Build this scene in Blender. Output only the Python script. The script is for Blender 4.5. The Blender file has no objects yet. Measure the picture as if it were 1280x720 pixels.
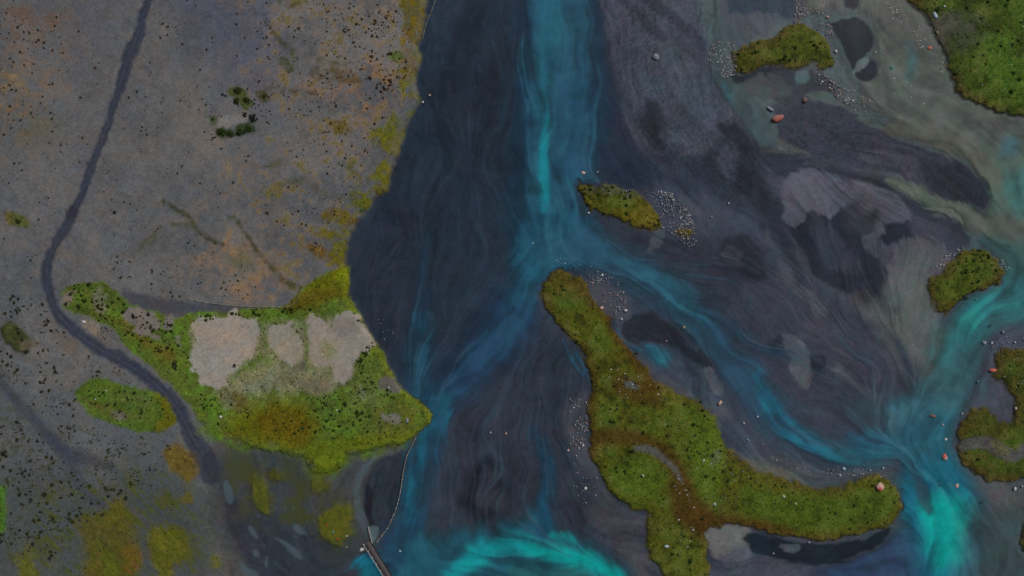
import bpy, math, random
import numpy as np

# ------------------------------------------------------------------ camera, sky, sun
SC = bpy.context.scene
S = 0.15                       # metres per plan unit (the plan is 1280 x 720 units over the valley floor)
H = 150.0                      # flying height of the camera
cam = bpy.data.cameras.new('camera')
cam_o = bpy.data.objects.new('camera', cam)
SC.collection.objects.link(cam_o)
cam_o.location = (0, 0, H)
cam.sensor_width = 36.0
cam.lens = 36.0 * H / (1280 * S)
cam.clip_start = 0.5
cam.clip_end = 60000
SC.camera = cam_o

EL, AZ = math.radians(52), math.radians(40)
world = bpy.data.worlds.new("World")
SC.world = world
world.use_nodes = True
wn = world.node_tree
sky = wn.nodes.new('ShaderNodeTexSky')
sky.sky_type = 'NISHITA'
sky.sun_disc = False
sky.sun_elevation = EL
sky.sun_rotation = AZ
sky.dust_density = 3.0
sky.altitude = 50
wn.links.new(sky.outputs[0], wn.nodes['Background'].inputs[0])
wn.nodes['Background'].inputs[1].default_value = 0.05
sun = bpy.data.lights.new('sun', 'SUN')
sun.energy = 1.4
sun.angle = math.radians(10)
sun.color = (1, .94, .86)
sun_o = bpy.data.objects.new('sun', sun)
SC.collection.objects.link(sun_o)
sun_o.rotation_euler = (-(math.pi / 2 - EL), 0, -AZ)
SC.view_settings.view_transform = 'Standard'
SC.view_settings.look = 'None'
SC.view_settings.exposure = 0.0
SC.view_settings.gamma = 1.0
SC.cycles.max_bounces = 6
SC.cycles.transparent_max_bounces = 12

rng = np.random.default_rng(11)
random.seed(11)
F = np.float32
COL = SC.collection

# ------------------------------------------------------------------ plan helpers (numpy)
TAB = rng.random((8, 256, 256)).astype(F)


def vnoise(x, y, s=0):
    xi = np.floor(x); yi = np.floor(y)
    fx = (x - xi).astype(F); fy = (y - yi).astype(F)
    fx = fx * fx * (3 - 2 * fx); fy = fy * fy * (3 - 2 * fy)
    xi = xi.astype(np.int64) + s * 37; yi = yi.astype(np.int64) + s * 91
    T = TAB[s % 8]
    x0 = xi & 255; x1 = (xi + 1) & 255; y0 = yi & 255; y1 = (yi + 1) & 255
    a = T[y0, x0]; b = T[y0, x1]; c = T[y1, x0]; d = T[y1, x1]
    return (a + (b - a) * fx) * (1 - fy) + (c + (d - c) * fx) * fy


def fbm(x, y, o=4, s=0, g=.5):
    t = 0; a = 1.0; n = 0
    for i in range(o):
        t = t + a * vnoise(x, y, s + i); n += a
        a *= g; x = x * 2.03 + 17.1; y = y * 2.03 + 5.7
    return t / n                      # 0..1, mean .5


def sst(t):
    t = np.clip(t, 0, 1)
    return t * t * (3 - 2 * t)


def P(s):
    return np.array([[float(v) for v in p.split(',')] for p in s.split()])


def smooth(p, closed=True, k=4):
    n = len(p); out = []
    for i in range(n if closed else n - 1):
        if closed:
            a, b, c, d = p[i - 1], p[i], p[(i + 1) % n], p[(i + 2) % n]
        else:
            a, b, c, d = p[max(i - 1, 0)], p[i], p[i + 1], p[min(i + 2, n - 1)]
        for j in range(k):
            t = j / k
            out.append(.5 * (2 * b + (c - a) * t + (2 * a - 5 * b + 4 * c - d) * t * t + (3 * b - a - 3 * c + d) * t ** 3))
    if not closed:
        out.append(p[-1])
    return np.array(out)


def lin(c):
    c = np.array(c, float) / 255
    return np.where(c > .04045, ((c + .055) / 1.055) ** 2.4, c / 12.92)


KW = np.array([.552, .543, .559])        # what a white diffuse sheet shows under this light


def alb(c):
    return np.minimum(lin(c) / KW, .86).astype(F)


# plan grid: 1.6-unit cells over the photographed ground and a margin, then widening to the horizon
STEP = 1.6
fx_ = np.arange(-96, 1376.1, STEP); fy_ = np.arange(-64, 784.1, STEP)
ring = np.array([40, 100, 220, 500, 1200, 3000, 8000, 20000, 60000, 150000.])
xs = np.concatenate([fx_[0] - ring[::-1], fx_, fx_[-1] + ring])
ys = np.concatenate([fy_[0] - ring[::-1], fy_, fy_[-1] + ring])
NR = len(ring)
X, Y = np.meshgrid(xs, ys)
X = X.astype(np.float64); Y = Y.astype(np.float64)
ny, nx = X.shape
# organic wobble of every outline
WX = (X + 9 * (fbm(X / 22, Y / 22, 3, 1) - .5) + 4.5 * (fbm(X / 5, Y / 5, 2, 2) - .5))
WY = (Y + 9 * (fbm(X / 22, Y / 22, 3, 3) - .5) + 4.5 * (fbm(X / 5, Y / 5, 2, 4) - .5))

WRX = X + 11 * (fbm(X / 30, Y / 30, 2, 5) - .5) + 4 * (fbm(X / 11, Y / 11, 2, 6) - .5)
WRY = Y + 11 * (fbm(X / 30, Y / 30, 2, 7) - .5) + 4 * (fbm(X / 11, Y / 11, 2, 0) - .5)
WLX, WLY = WX, WY
WX, WY = WRX, WRY              # the river's own soft wobble first


def _slc(p, pad):
    i0, i1 = np.searchsorted(xs, [p[:, 0].min() - pad, p[:, 0].max() + pad])
    j0, j1 = np.searchsorted(ys, [p[:, 1].min() - pad, p[:, 1].max() + pad])
    return slice(j0, j1), slice(i0, i1)


def sdf(s, pad=30, sm=True, warp=1.0):
    """signed distance to a closed outline on the plan grid, positive inside"""
    p = P(s) if isinstance(s, str) else s
    if sm:
        p = smooth(p, True, 3)
    out = np.full((ny, nx), -1e3, F)
    sl = _slc(p, pad)
    x = (X[sl] + (WX[sl] - X[sl]) * warp).astype(F); y = (Y[sl] + (WY[sl] - Y[sl]) * warp).astype(F)
    d2 = np.full(x.shape, 1e12, F); ins = np.zeros(x.shape, bool)
    q = np.roll(p, -1, 0)
    for (ax, ay), (bx, by) in zip(p, q):
        ex, ey = bx - ax, by - ay
        L = ex * ex + ey * ey
        if L < 1e-9:
            continue
        px = x - F(ax); py = y - F(ay)
        t = np.clip((px * F(ex) + py * F(ey)) / F(L), 0, 1)
        d2 = np.minimum(d2, (px - t * F(ex)) ** 2 + (py - t * F(ey)) ** 2)
        if ay != by:
            c = (y < ay) != (y < by)
            ins ^= c & (x < F(ex) * (y - F(ay)) / F(by - ay) + F(ax))
    d = np.sqrt(d2)
    out[sl] = np.where(ins, d, -d)
    return out


def stroke(s, w, pad=40, warp=.6, sm=True):
    """half width minus distance to a polyline; w one width or one per point"""
    p = P(s) if isinstance(s, str) else s
    w = np.full(len(p), float(w)) if np.isscalar(w) else np.array(w, float)
    if sm:
        r = smooth(np.column_stack([p, w]), False, 4); p = r[:, :2]; w = r[:, 2]
    out = np.full((ny, nx), -1e3, F)
    sl = _slc(p, pad + w.max())
    x = (X[sl] + (WX[sl] - X[sl]) * warp).astype(F); y = (Y[sl] + (WY[sl] - Y[sl]) * warp).astype(F)
    best = np.full(x.shape, -1e3, F)
    for i in range(len(p) - 1):
        ax, ay = p[i]; ex, ey = p[i + 1] - p[i]
        L = ex * ex + ey * ey
        if L < 1e-9:
            continue
        px = x - F(ax); py = y - F(ay)
        t = np.clip((px * F(ex) + py * F(ey)) / F(L), 0, 1)
        d = np.sqrt((px - t * F(ex)) ** 2 + (py - t * F(ey)) ** 2)
        best = np.maximum(best, (F(w[i]) + t * F(w[i + 1] - w[i])) / 2 - d)
    out[sl] = best
    return out


RIVER, CRISP = False, True


def m_(d, soft):
    if RIVER:
        d = d + FEATH * (min(soft, 16) / 15 if CRISP else min(soft, 16) / 24)
        if CRISP and soft < 15:
            soft = max(soft * .55, 2.6)
    return sst(.5 + d / soft)


# ------------------------------------------------------------------ flow lines of the braided river
GUIDE = [
    "702,-60 700,60 696,180 688,290", "670,330 640,400 600,450 560,495", "540,520 525,570 512,650 500,720",
    "720,312 790,335 855,385 910,450 965,515 1050,572 1140,560", "640,-40 630,120 610,300 570,420 545,500",
    "590,-40 565,110 540,260 520,400", "760,-40 785,120 830,220", "820,-40 880,110 930,200 1000,290 1050,370 1120,450 1150,530",
    "900,-20 900,80 940,160 1000,200 1100,230 1200,280 1280,310", "980,130 1060,150 1160,190 1240,250",
    "1080,-30 1110,80 1160,160 1240,200 1275,290 1250,370", "1290,372 1215,400 1195,480 1130,545 1170,620 1180,740",
    "720,440 690,540 680,660 720,700", "800,400 860,440 900,480", "830,290 950,330 1060,400", "620,540 600,620 590,690",
    "560,700 640,690 720,695 780,730", "930,680 1020,690 1120,660", "440,700 480,690 520,700", "275,600 300,650 360,710",
    "470,570 445,610 462,665", "1000,240 1020,300 1080,370", "1060,230 1120,280 1130,340",
]
gp, gd = [], []
for g in GUIDE:
    q = smooth(P(g), False, 4)
    gp.append((q[1:] + q[:-1]) / 2); t = q[1:] - q[:-1]
    gd.append(t / np.linalg.norm(t, axis=1)[:, None])
gp = np.vstack(gp).astype(F); gd = np.vstack(gd).astype(F)
cx = np.arange(-96, 1390, 12.0); cy = np.arange(-64, 800, 12.0)
CX, CY = np.meshgrid(cx, cy)
w_ = 1 / ((CX[..., None] - gp[:, 0]) ** 2 + (CY[..., None] - gp[:, 1]) ** 2 + 60) ** 1.6
VX = (w_ * gd[:, 0]).sum(-1); VY = (w_ * gd[:, 1]).sum(-1)
n_ = np.hypot(VX, VY) + 1e-9
VX = (VX / n_).astype(F); VY = (VY / n_).astype(F)


def bil(A, x, y):
    """sample array A (cells) at float positions, edges clamped"""
    x = np.clip(x, 0, A.shape[1] - 1.001); y = np.clip(y, 0, A.shape[0] - 1.001)
    i = x.astype(np.int32); j = y.astype(np.int32); fx = (x - i).astype(F); fy = (y - j).astype(F)
    return (A[j, i] * (1 - fx) + A[j, i + 1] * fx) * (1 - fy) + (A[j + 1, i] * (1 - fx) + A[j + 1, i + 1] * fx) * fy


fine = (slice(NR, ny - NR), slice(NR, nx - NR))
XF = X[fine].astype(F); YF = Y[fine].astype(F)
UX = bil(VX, (XF + 96) / 12, (YF + 64) / 12); UY = bil(VY, (XF + 96) / 12, (YF + 64) / 12)
th = np.arctan2(UY, UX) + 0.85 * (fbm(XF / 55, YF / 55, 3, 1) - .5) * 2 + .5 * (fbm(XF / 18, YF / 18, 2, 2) - .5) * 2
UX = np.cos(th).astype(F); UY = np.sin(th).astype(F)


def lic(src, steps, L):
    """smear a noise field along the flow"""
    acc = src.copy(); n = 1
    for sg in (1, -1):
        px = np.arange(src.shape[1], dtype=F)[None, :] + np.zeros(src.shape, F)
        py = np.arange(src.shape[0], dtype=F)[:, None] + np.zeros(src.shape, F)
        for k in range(steps):
            ix = np.clip(px, 0, src.shape[1] - 1).astype(np.int32); iy = np.clip(py, 0, src.shape[0] - 1).astype(np.int32)
            px = px + sg * L * UX[iy, ix]; py = py + sg * L * UY[iy, ix]
            acc += bil(src, px, py); n += 1
    a = acc / n
    a = (a - a.mean()) / a.std()
    return a


def full(a):
    o = np.zeros((ny, nx), F); o[fine] = a
    return o


LIC1 = full(lic(fbm(XF / 2.2, YF / 2.2, 2, 5).astype(F), 14, 1.6))      # fine threads
LIC2 = full(lic(fbm(XF / 9, YF / 9, 3, 6).astype(F), 16, 3.0))         # broad tongues
LIC3 = full(lic(fbm(XF / 26, YF / 26, 3, 7).astype(F), 14, 5.0))       # sweeping bands

FEATH = 3.2 * LIC2 + 1.6 * LIC1          # feathered, flow-combed outlines for everything laid by water
RILL = np.exp(-(LIC2 / .14) ** 2) * np.clip(fbm(X / 70, Y / 70, 2, 4) * 3.2 - 1.1, 0, 1)
RILL2 = np.exp(-((LIC3 - .4) / .10) ** 2) * np.clip(fbm(X / 50, Y / 50, 2, 3) * 3 - 1.1, 0, 1)
N1 = fbm(X / 60, Y / 60, 4, 1) - .5
N2 = fbm(X / 17, Y / 17, 4, 2) - .5
N3 = fbm(X / 6, Y / 6, 3, 3) - .5
N4 = vnoise(X / 1.9, Y / 1.9, 4) - .5
NC = fbm(X / 11, Y / 11, 3, 5) - .5          # hue wander of the silt
NC2 = fbm(X / 34, Y / 34, 3, 6) - .5

far_ = np.ones((ny, nx), bool); far_[fine] = False       # beyond the built ground the cells are too wide to carry grain
for A in (N1, N2, N3, N4, NC, NC2, RILL, RILL2):
    A[far_] = 0
WLX[far_] = X[far_]; WLY[far_] = Y[far_]; WRX[far_] = X[far_]; WRY[far_] = Y[far_]

# ------------------------------------------------------------------ plan: ground colour, ground height, water
G = np.zeros((ny, nx, 3), F); G[:] = alb((46, 53, 65))
WC = np.zeros((ny, nx, 3), F); WC[:] = alb((34, 90, 108)); WA = np.zeros((ny, nx), F)
Z = np.full((ny, nx), -.30, F)


def gp_(col, m):                       # lay ground colour
    if RIVER:
        t = sum(col) / 3
        k = .80 if t < 45 else (.80 + (t - 45) * .02 if t < 55 else (1.0 if t < 64 else .96))
        col = tuple(v * k for v in col)
    m = m[..., None].astype(F)
    G[:] = G * (1 - m) + alb(col) * m


def wp_(col, m):                       # lay turbid water
    m = np.clip(m, 0, .97).astype(F)
    a = m + WA * (1 - m)
    k = np.where(a > 1e-5, m / np.maximum(a, 1e-5), 0)[..., None]
    WC[:] = WC * (1 - k) + alb(col) * k
    WA[:] = a


def zup(h, m):
    Z[:] = Z * (1 - m) + h * m


# --- silt and sand of the river floor
RIVER = True
gp_((36, 48, 63), m_(sdf("545,-300 660,-300 672,120 668,250 640,380 570,480 510,490 430,330 500,160", 60), 40))
gp_((32, 41, 55), .8 * m_(sdf("592,0 612,5 600,50 575,110 555,130 548,110 560,60", 30), 18))
gp_((31, 40, 54), .6 * m_(sdf("640,40 655,50 640,90 605,130 588,150 590,115 615,80", 30), 20))
gp_((31, 40, 54), .5 * m_(sdf("655,-40 668,-40 664,120 655,170 650,100", 30), 18))
gp_((52, 52, 64), .4 * m_(sdf("645,40 660,42 655,70 645,85 642,60", 30), 14))
gp_((40, 46, 58), .6 * m_(sdf("440,290 500,250 540,300 530,420 505,480 470,420 440,370", 40), 60))
gp_((46, 50, 62), .8 * m_(sdf("660,420 720,440 735,480 735,520 700,600 690,660 620,660 560,640 560,560 600,480", 50), 50))
gp_((40, 49, 61), .6 * m_(sdf("640,430 690,400 725,450 735,500 690,540 640,500", 50), 50))
gp_((31, 35, 46), .95 * m_(sdf("590,585 610,578 625,590 635,610 630,640 610,652 590,648 577,625", 40), 18))
gp_((35, 38, 48), .5 * m_(sdf("635,555 655,565 655,600 640,610 630,580", 40), 18))
gp_((58, 58, 68), .5 * m_(sdf("600,595 625,600 628,635 610,640", 40), 16))
gp_((44, 52, 64), .8 * m_(sdf("640,640 690,625 735,640 770,690 700,670 650,664", 40), 30))
gp_((40, 42, 54), .8 * m_(sdf("700,640 720,630 735,645 735,672 715,668 702,655", 40), 18))
gp_((68, 68, 74), .7 * m_(sdf("745,605 765,625 790,640 812,645 808,690 825,720 830,760 790,740 765,690 735,650 735,620", 40), 36))
# right half, silty
gp_((60, 64, 76), m_(sdf("760,-300 1500,-300 1500,1000 830,1000 900,690 1130,660 1050,580 950,580 870,440 1000,400 850,320 780,200", 60), 60))
gp_((49, 54, 67), .9 * m_(sdf("860,420 980,380 1090,470 1150,520 1100,560 1020,550 960,500", 60), 50))
gp_((54, 55, 67), .8 * m_(sdf("950,330 1100,400 1170,500 1140,520 1050,470 930,400", 60), 40))
gp_((52, 57, 68), .8 * m_(sdf("1120,600 1150,640 1150,740 900,740 900,700 1060,705 1120,660", 60), 30))
gp_((70, 76, 80), .9 * m_(sdf("1180,560 1240,600 1400,600 1400,800 1210,800 1220,690 1225,620", 60), 50))
gp_((74, 74, 74), .6 * m_(sdf("1215,600 1260,612 1300,610 1300,640 1240,640 1215,625", 60), 30))
# shelves of pale silt round the islets
gp_((68, 73, 78), .85 * m_(sdf("905,560 960,575 1010,582 1050,590 1100,588 1130,600 1140,640 1125,668 1060,690 1000,640 910,600", 60), 26))
gp_((84, 84, 80), .9 * m_(sdf("930,570 965,580 990,592 1010,606 985,604 950,596 925,582", 60), 14))
gp_((78, 82, 88), .5 * m_(sdf("770,390 790,430 830,470 890,505 905,520 890,540 830,490 775,440", 60), 16))
gp_((66, 66, 74), .7 * m_(sdf("735,360 755,352 785,370 785,395 765,400 745,385", 60), 12))
gp_((66, 68, 76), .7 * m_(sdf("712,500 735,498 740,545 745,590 735,600 715,570 708,530", 60), 22))
gp_((90, 90, 90), .95 * m_(sdf("884,658 905,657 935,660 940,690 925,720 905,705 892,700 886,680", 30), 7))
gp_((68, 72, 86), .7 * m_(sdf("895,700 935,690 960,706 1040,715 1040,760 890,760", 60), 20))
gp_((25, 35, 45), .96 * m_(sdf("934,673 955,667 980,674 1030,681 1080,674 1112,660 1112,672 1090,691 1050,703 1010,707 968,701 944,690", 30), 9))
gp_((70, 78, 86), .7 * m_(sdf("978,681 1000,680 998,690 984,690", 30), 5))
# dark apron right of the main channel, then the great sand bar
gp_((37, 46, 66), .95 * m_(sdf("742,-80 756,-60 760,40 780,130 805,190 850,225 930,248 990,300 960,320 880,290 800,240 750,225 735,120", 60), 26))
BAR1 = sdf("752,-200 890,-200 888,0 890,22 885,50 881,80 892,100 905,120 922,142 938,172 952,205 946,238 935,250 905,238 868,228 830,210 806,188 790,152 779,126 768,95 761,60 757,30", 40)
b = m_(BAR1, 10)
gp_((61, 66, 80), b)
gp_((58, 66, 76), b * .5 * m_(sdf("820,60 880,60 905,120 860,160 820,130", 40), 40))
gp_((44, 47, 62), b * .7 * m_(stroke("772,-10 800,20 815,38 832,48", [7, 9, 9, 5]), 10))
gp_((44, 48, 60), b * .6 * m_(stroke("845,50 880,78 905,110 935,160", [8, 14, 12, 16]), 14))
gp_((44, 47, 62), b * .75 * m_(stroke("803,-10 840,22 868,45 892,72", [12, 14, 12, 9]), 8))
gp_((50, 53, 66), b * .7 * m_(sdf("775,62 800,60 806,70 790,76 776,72", 30), 8))
gp_((38, 42, 54), .9 * m_(sdf("800,138 812,132 826,148 830,170 826,195 812,182 802,160", 30), 18))
gp_((42, 48, 60), .97 * m_(sdf("862,200 885,190 900,162 918,150 936,170 950,200 965,228 985,250 990,300 1010,350 1000,372 985,330 958,292 930,258 900,246 870,226", 30), 18))
gp_((36, 42, 54), .9 * m_(sdf("905,160 920,152 938,180 948,215 936,245 918,236 925,210 912,180", 30), 12))
gp_((38, 45, 60), .6 * m_(sdf("805,195 850,185 880,200 900,235 860,232 820,212", 30), 20))
gp_((60, 66, 80), .8 * m_(sdf("899,181 912,180 921,196 922,216 913,226 902,216 896,198", 20), 14))
gp_((68, 68, 78), .5 * m_(stroke("852,195 875,185 890,178", 8), 8))
# upper right: olive shallows with drowned dark bars
gp_((68, 79, 83), m_(sdf("892,-200 1400,-200 1400,370 1260,380 1215,330 1120,225 1000,190 960,190 925,140 896,90", 60), 16))
gp_((60, 66, 76), .9 * m_(sdf("906,-40 1005,-40 1000,30 985,22 960,36 935,52 912,58 905,35", 30), 10))
gp_((37, 51, 65), .9 * m_(sdf("912,-40 985,-40 995,8 985,20 950,14 915,12", 30), 12))
gp_((29, 40, 52), .96 * m_(sdf("920,90 945,88 990,84 1000,92 975,96 950,103 925,104 915,96", 30), 9))
gp_((29, 38, 51), .96 * m_(sdf("1040,27 1055,22 1075,22 1090,35 1096,52 1090,60 1082,68 1094,76 1094,88 1085,97 1070,92 1062,80 1052,62 1044,46", 30), 6))
gp_((80, 92, 97), .9 * m_(stroke("1067,89 1074,80 1083,73", [5, 8, 6], 20), 4))
gp_((33, 37, 47), .96 * m_(sdf("1052,-30 1078,-30 1073,6 1066,12 1056,10 1052,2", 20), 6))
gp_((47, 50, 60), .9 * m_(sdf("970,92 1000,88 1030,100 1050,120 1030,130 1000,132 975,125 962,110", 30), 12))
gp_((62, 66, 70), .8 * m_(sdf("930,100 965,96 990,105 985,112 950,120 935,115", 30), 10))
gp_((78, 96, 98), .7 * m_(sdf("993,90 1008,90 1012,102 998,103", 20), 5))
WOL = m_(sdf("1105,165 1112,150 1140,150 1190,165 1240,200 1250,240 1225,215 1180,190 1140,178", 40), 16)
gp_((84, 86, 76), .85 * m_(sdf("1105,165 1112,150 1140,150 1190,165 1240,200 1250,240 1225,215 1180,190 1140,178", 40), 14))
gp_((76, 86, 86), .8 * m_(sdf("1010,118 1040,116 1060,128 1095,150 1110,160 1080,156 1040,140", 30), 10))
BAR2 = sdf("968,140 1000,130 1040,134 1075,148 1115,170 1160,186 1200,204 1228,222 1238,248 1228,260 1195,252 1150,232 1112,216 1060,206 1012,196 985,188", 30)
gp_((47, 50, 63), .95 * m_(BAR2, 9))
gp_((66, 68, 78), .5 * m_(sdf("1080,185 1130,195 1165,215 1160,228 1120,212 1080,203", 30), 12))
gp_((36, 42, 53), .8 * m_(sdf("1150,205 1175,206 1200,204 1228,222 1238,248 1228,259 1195,250 1168,232", 30), 16))
gp_((46, 50, 62), .8 * m_(sdf("965,130 985,128 1000,150 990,170 975,165", 30), 14))
gp_((80, 84, 78), .6 * m_(sdf("945,165 985,175 1010,190 985,196 955,188", 30), 12))
gp_((41, 47, 59), .95 * m_(sdf("955,190 990,192 1060,208 1112,222 1150,240 1190,262 1215,300 1190,312 1150,296 1135,270 1100,240 1050,222 985,222 960,212", 30), 14))
gp_((58, 62, 72), .5 * m_(stroke("1010,200 1060,210 1110,225", 9), 8))
gp_((82, 92, 84), .9 * m_(stroke("1112,226 1140,240 1180,258 1230,278 1290,298", [8, 14, 18, 26, 40]), 12))
# the middle bar: pale crest, dark lee
gp_((36, 42, 55), .95 * m_(sdf("978,270 990,250 1060,240 1120,255 1150,290 1180,310 1150,330 1128,325 1112,345 1108,372 1105,398 1088,385 1050,366 1028,350 1005,325 990,300", 40), 14))
gp_((52, 55, 66), .9 * m_(sdf("1140,272 1190,290 1212,306 1180,318 1145,312", 30), 14))
gp_((74, 76, 88), .97 * m_(sdf("981,238 988,222 1002,212 1030,212 1055,224 1082,227 1112,240 1130,255 1139,272 1128,280 1110,278 1104,292 1092,296 1082,296 1072,286 1062,272 1050,262 1040,275 1028,268 1016,262 1008,274 996,282 984,276 980,258", 30), 9))
gp_((44, 48, 58), .85 * m_(sdf("1060,255 1075,252 1085,262 1098,258 1102,270 1094,282 1086,295 1072,292 1058,278", 20), 14))
gp_((84, 86, 98), .4 * m_(sdf("990,230 1010,218 1035,222 1040,245 1015,262 992,262", 30), 18))
gp_((52, 57, 69), .5 * m_(sdf("1012,270 1050,300 1075,335 1060,345 1030,325", 30), 14))
gp_((68, 70, 80), .8 * m_(sdf("1082,300 1098,295 1108,302 1122,300 1122,330 1108,338 1098,325 1088,316", 30), 7))
gp_((78, 78, 84), .85 * m_(sdf("1108,330 1122,300 1150,300 1185,318 1165,345 1158,380 1130,410 1106,400 1108,372 1112,350", 40), 14))
gp_((78, 83, 83), .9 * m_(sdf("1120,345 1160,335 1165,390 1205,420 1204,480 1150,495 1120,450 1085,400", 50), 30))
gp_((84, 82, 84), .6 * m_(sdf("1075,365 1100,395 1130,420 1120,440 1090,410 1060,375", 50), 18))
gp_((68, 72, 80), .85 * m_(stroke("960,290 968,315 982,340 1000,362 1030,388", [8, 9, 10, 12, 12]), 8))
gp_((36, 42, 54), .7 * m_(stroke("945,180 955,240 975,290 1000,340", [14, 20, 16, 10]), 16))
# bars below the oval islet
gp_((52, 58, 71), .85 * m_(sdf('820,235 870,240 930,262 965,300 985,340 950,330 900,300 850,280 815,262', 40), 24))
gp_((44, 47, 60), .9 * m_(sdf("730,275 780,285 840,290 930,300 965,320 970,345 940,358 890,345 850,330 800,315 760,300", 40), 26))
gp_((66, 70, 76), .8 * m_(stroke("826,290 822,303 815,314", [12, 14, 12], 20), 8))
gp_((64, 68, 78), .6 * m_(stroke("855,250 870,268 885,290", [10, 9, 5], 20), 8))
gp_((37, 38, 48), .8 * m_(sdf("905,298 935,296 950,320 955,342 940,352 920,338 905,318", 30), 14))
gp_((60, 62, 72), .5 * m_(sdf("908,308 922,304 930,322 922,334 910,324", 30), 8))
gp_((38, 41, 51), .9 * m_(sdf("776,405 795,396 812,392 832,398 848,410 862,422 878,440 890,458 880,463 862,452 848,442 830,432 805,428 785,428", 30), 11))
gp_((52, 60, 74), .9 * m_(sdf("780,432 820,432 855,452 885,478 898,500 880,496 840,470 800,450", 30), 14))
gp_((78, 82, 88), .8 * m_(sdf("870,462 890,462 905,480 900,492 885,484", 20), 9))
gp_((76, 80, 88), .9 * m_(sdf("978,420 992,414 1004,424 1014,440 1018,462 1016,480 1008,487 996,478 986,462 984,440", 20), 8))
gp_((38, 42, 52), .8 * m_(sdf("958,422 978,420 980,432 970,438 958,432", 20), 7))
gp_((40, 42, 52), .85 * m_(sdf("1014,440 1032,443 1036,452 1026,462 1016,458", 20), 7))
gp_((72, 79, 88), .8 * m_(sdf("1040,448 1055,448 1072,468 1100,490 1110,505 1085,500 1070,486 1050,486 1044,468", 20), 12))
gp_((50, 53, 66), .8 * m_(stroke("1125,430 1140,475 1142,495", [6, 12, 10], 20), 10))
# pool behind the fence and its pale rim, muddy backwater with drowned moss
gp_((53, 56, 58), m_(sdf("262,548 380,560 500,545 520,545 512,600 480,668 450,700 430,800 290,800 262,690 250,610", 60), 24))
gp_((47, 48, 58), .9 * m_(stroke("262,570 272,610 290,650 325,690 370,730", [20, 28, 40, 50, 60]), 20))
gp_((44, 49, 58), .9 * m_(sdf("330,650 400,670 450,680 440,740 330,740", 60), 40))
gp_((64, 74, 80), .9 * m_(stroke("505,563 480,568 462,578 450,595 444,618 447,640 455,655 464,666", [3, 6, 7, 7, 8, 10, 13, 12], 20), 5))
gp_((43, 49, 59), .95 * m_(sdf("466,585 478,572 500,566 512,562 508,590 502,620 490,648 474,662 460,648 453,625 456,602", 20), 6))
gp_((33, 35, 43), .9 * m_(sdf("455,612 460,608 464,625 463,645 470,660 462,660 454,640", 20), 4))
gp_((72, 88, 94), .9 * m_(sdf("464,660 472,658 473,668 466,674 462,668", 20), 4))

WOC = stroke("1112,226 1140,240 1180,258 1230,278 1290,298", [8, 14, 18, 26, 40])
# --- clear dark hollows and bars that the milky water leaves free
DROWNED = [sdf("1040,27 1055,22 1075,22 1090,35 1096,52 1090,60 1082,68 1094,76 1094,88 1085,97 1070,92 1062,80 1052,62 1044,46", 30),
           sdf("1052,-30 1078,-30 1073,6 1066,12 1056,10 1052,2", 20), sdf("920,90 945,88 990,84 1000,92 975,96 950,103 925,104 915,96", 30), BAR2, BAR1,
           sdf("934,673 955,667 980,674 1030,681 1080,674 1112,660 1112,672 1090,691 1050,703 1010,707 968,701 944,690", 30),
           sdf("906,-40 1005,-40 1000,30 985,22 960,36 935,52 912,58 905,35", 30), sdf("955,190 990,192 1060,208 1112,222 1150,240 1190,262 1215,300 1190,312 1150,296 1135,270 1100,240 1050,222 985,222 960,212", 30),
           sdf("970,92 1000,88 1030,100 1050,120 1030,130 1000,132 975,125 962,110", 30), sdf("776,405 795,396 812,392 832,398 848,410 862,422 878,440 890,458 880,463 862,452 848,442 830,432 805,428 785,428", 30)]
# --- turbid meltwater
CRISP = False
WLB = LIC2 * .38 + LIC1 * .12
flow = lambda a, b_: np.clip(a + b_ * WLB, 0, 1.4)
MAIN = [72, 74, 74, 74, 70, 62, 54]
wp_((30, 66, 88), .8 * m_(stroke("702,-300 702,0 701,60 699,120 694,190 690,240 686,300", [104, 104, 108, 112, 112, 106, 92], 80), 50) * flow(.85, .12))
wp_((36, 80, 100), .95 * m_(stroke("702,-300 702,0 701,60 698,120 693,190 688,240 684,300", MAIN), 14) * flow(.93, .08))
wp_((30, 96, 114), .6 * m_(stroke("690,-60 688,40 680,100 678,160 680,230 677,300", [30, 26, 26, 20, 18, 26]), 20) * flow(.8, .2))
wp_((20, 128, 142), .8 * m_(stroke("681,140 682,185 680,230 677,265", [6, 14, 13, 6]), 10))
wp_((31, 74, 98), .6 * m_(stroke("722,110 716,160 712,210", [30, 34, 26]), 22))
wp_((30, 82, 104), .85 * m_(sdf("660,280 720,270 745,300 760,320 720,335 690,338 670,350 650,350", 40), 24))
wp_((32, 82, 102), .85 * m_(stroke("684,300 672,330 655,362 640,398 622,425 600,450", [60, 42, 32, 26, 22, 18]), 26) * flow(.8, .15))
wp_((36, 70, 94), .68 * m_(stroke("622,425 598,452 572,480 552,502", [26, 24, 22, 26]), 18) * flow(.8, .2))
wp_((34, 62, 88), .6 * m_(stroke("640,398 622,425 585,470 552,502", [60, 56, 46, 36]), 44))
wp_((30, 84, 104), .9 * m_(stroke("555,498 545,512 538,535", [18, 26, 26]), 14))
wp_((33, 74, 98), .78 * m_(stroke("538,530 530,560 520,600 510,650 500,690 490,740", [30, 36, 36, 36, 44, 60]), 26) * flow(.75, .18))
wp_((27, 92, 112), .6 * m_(stroke("536,520 528,560 516,610 510,650", [14, 16, 16, 10]), 16))
wp_((28, 76, 94), .75 * m_(stroke("530,395 527,430 523,460 526,485 542,508", [8, 12, 16, 22, 20]), 18) * flow(.7, .3))
wp_((32, 62, 82), .6 * m_(stroke("530,300 526,400 522,470 535,500", [14, 24, 40, 30]), 34) * flow(.7, .4))
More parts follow.
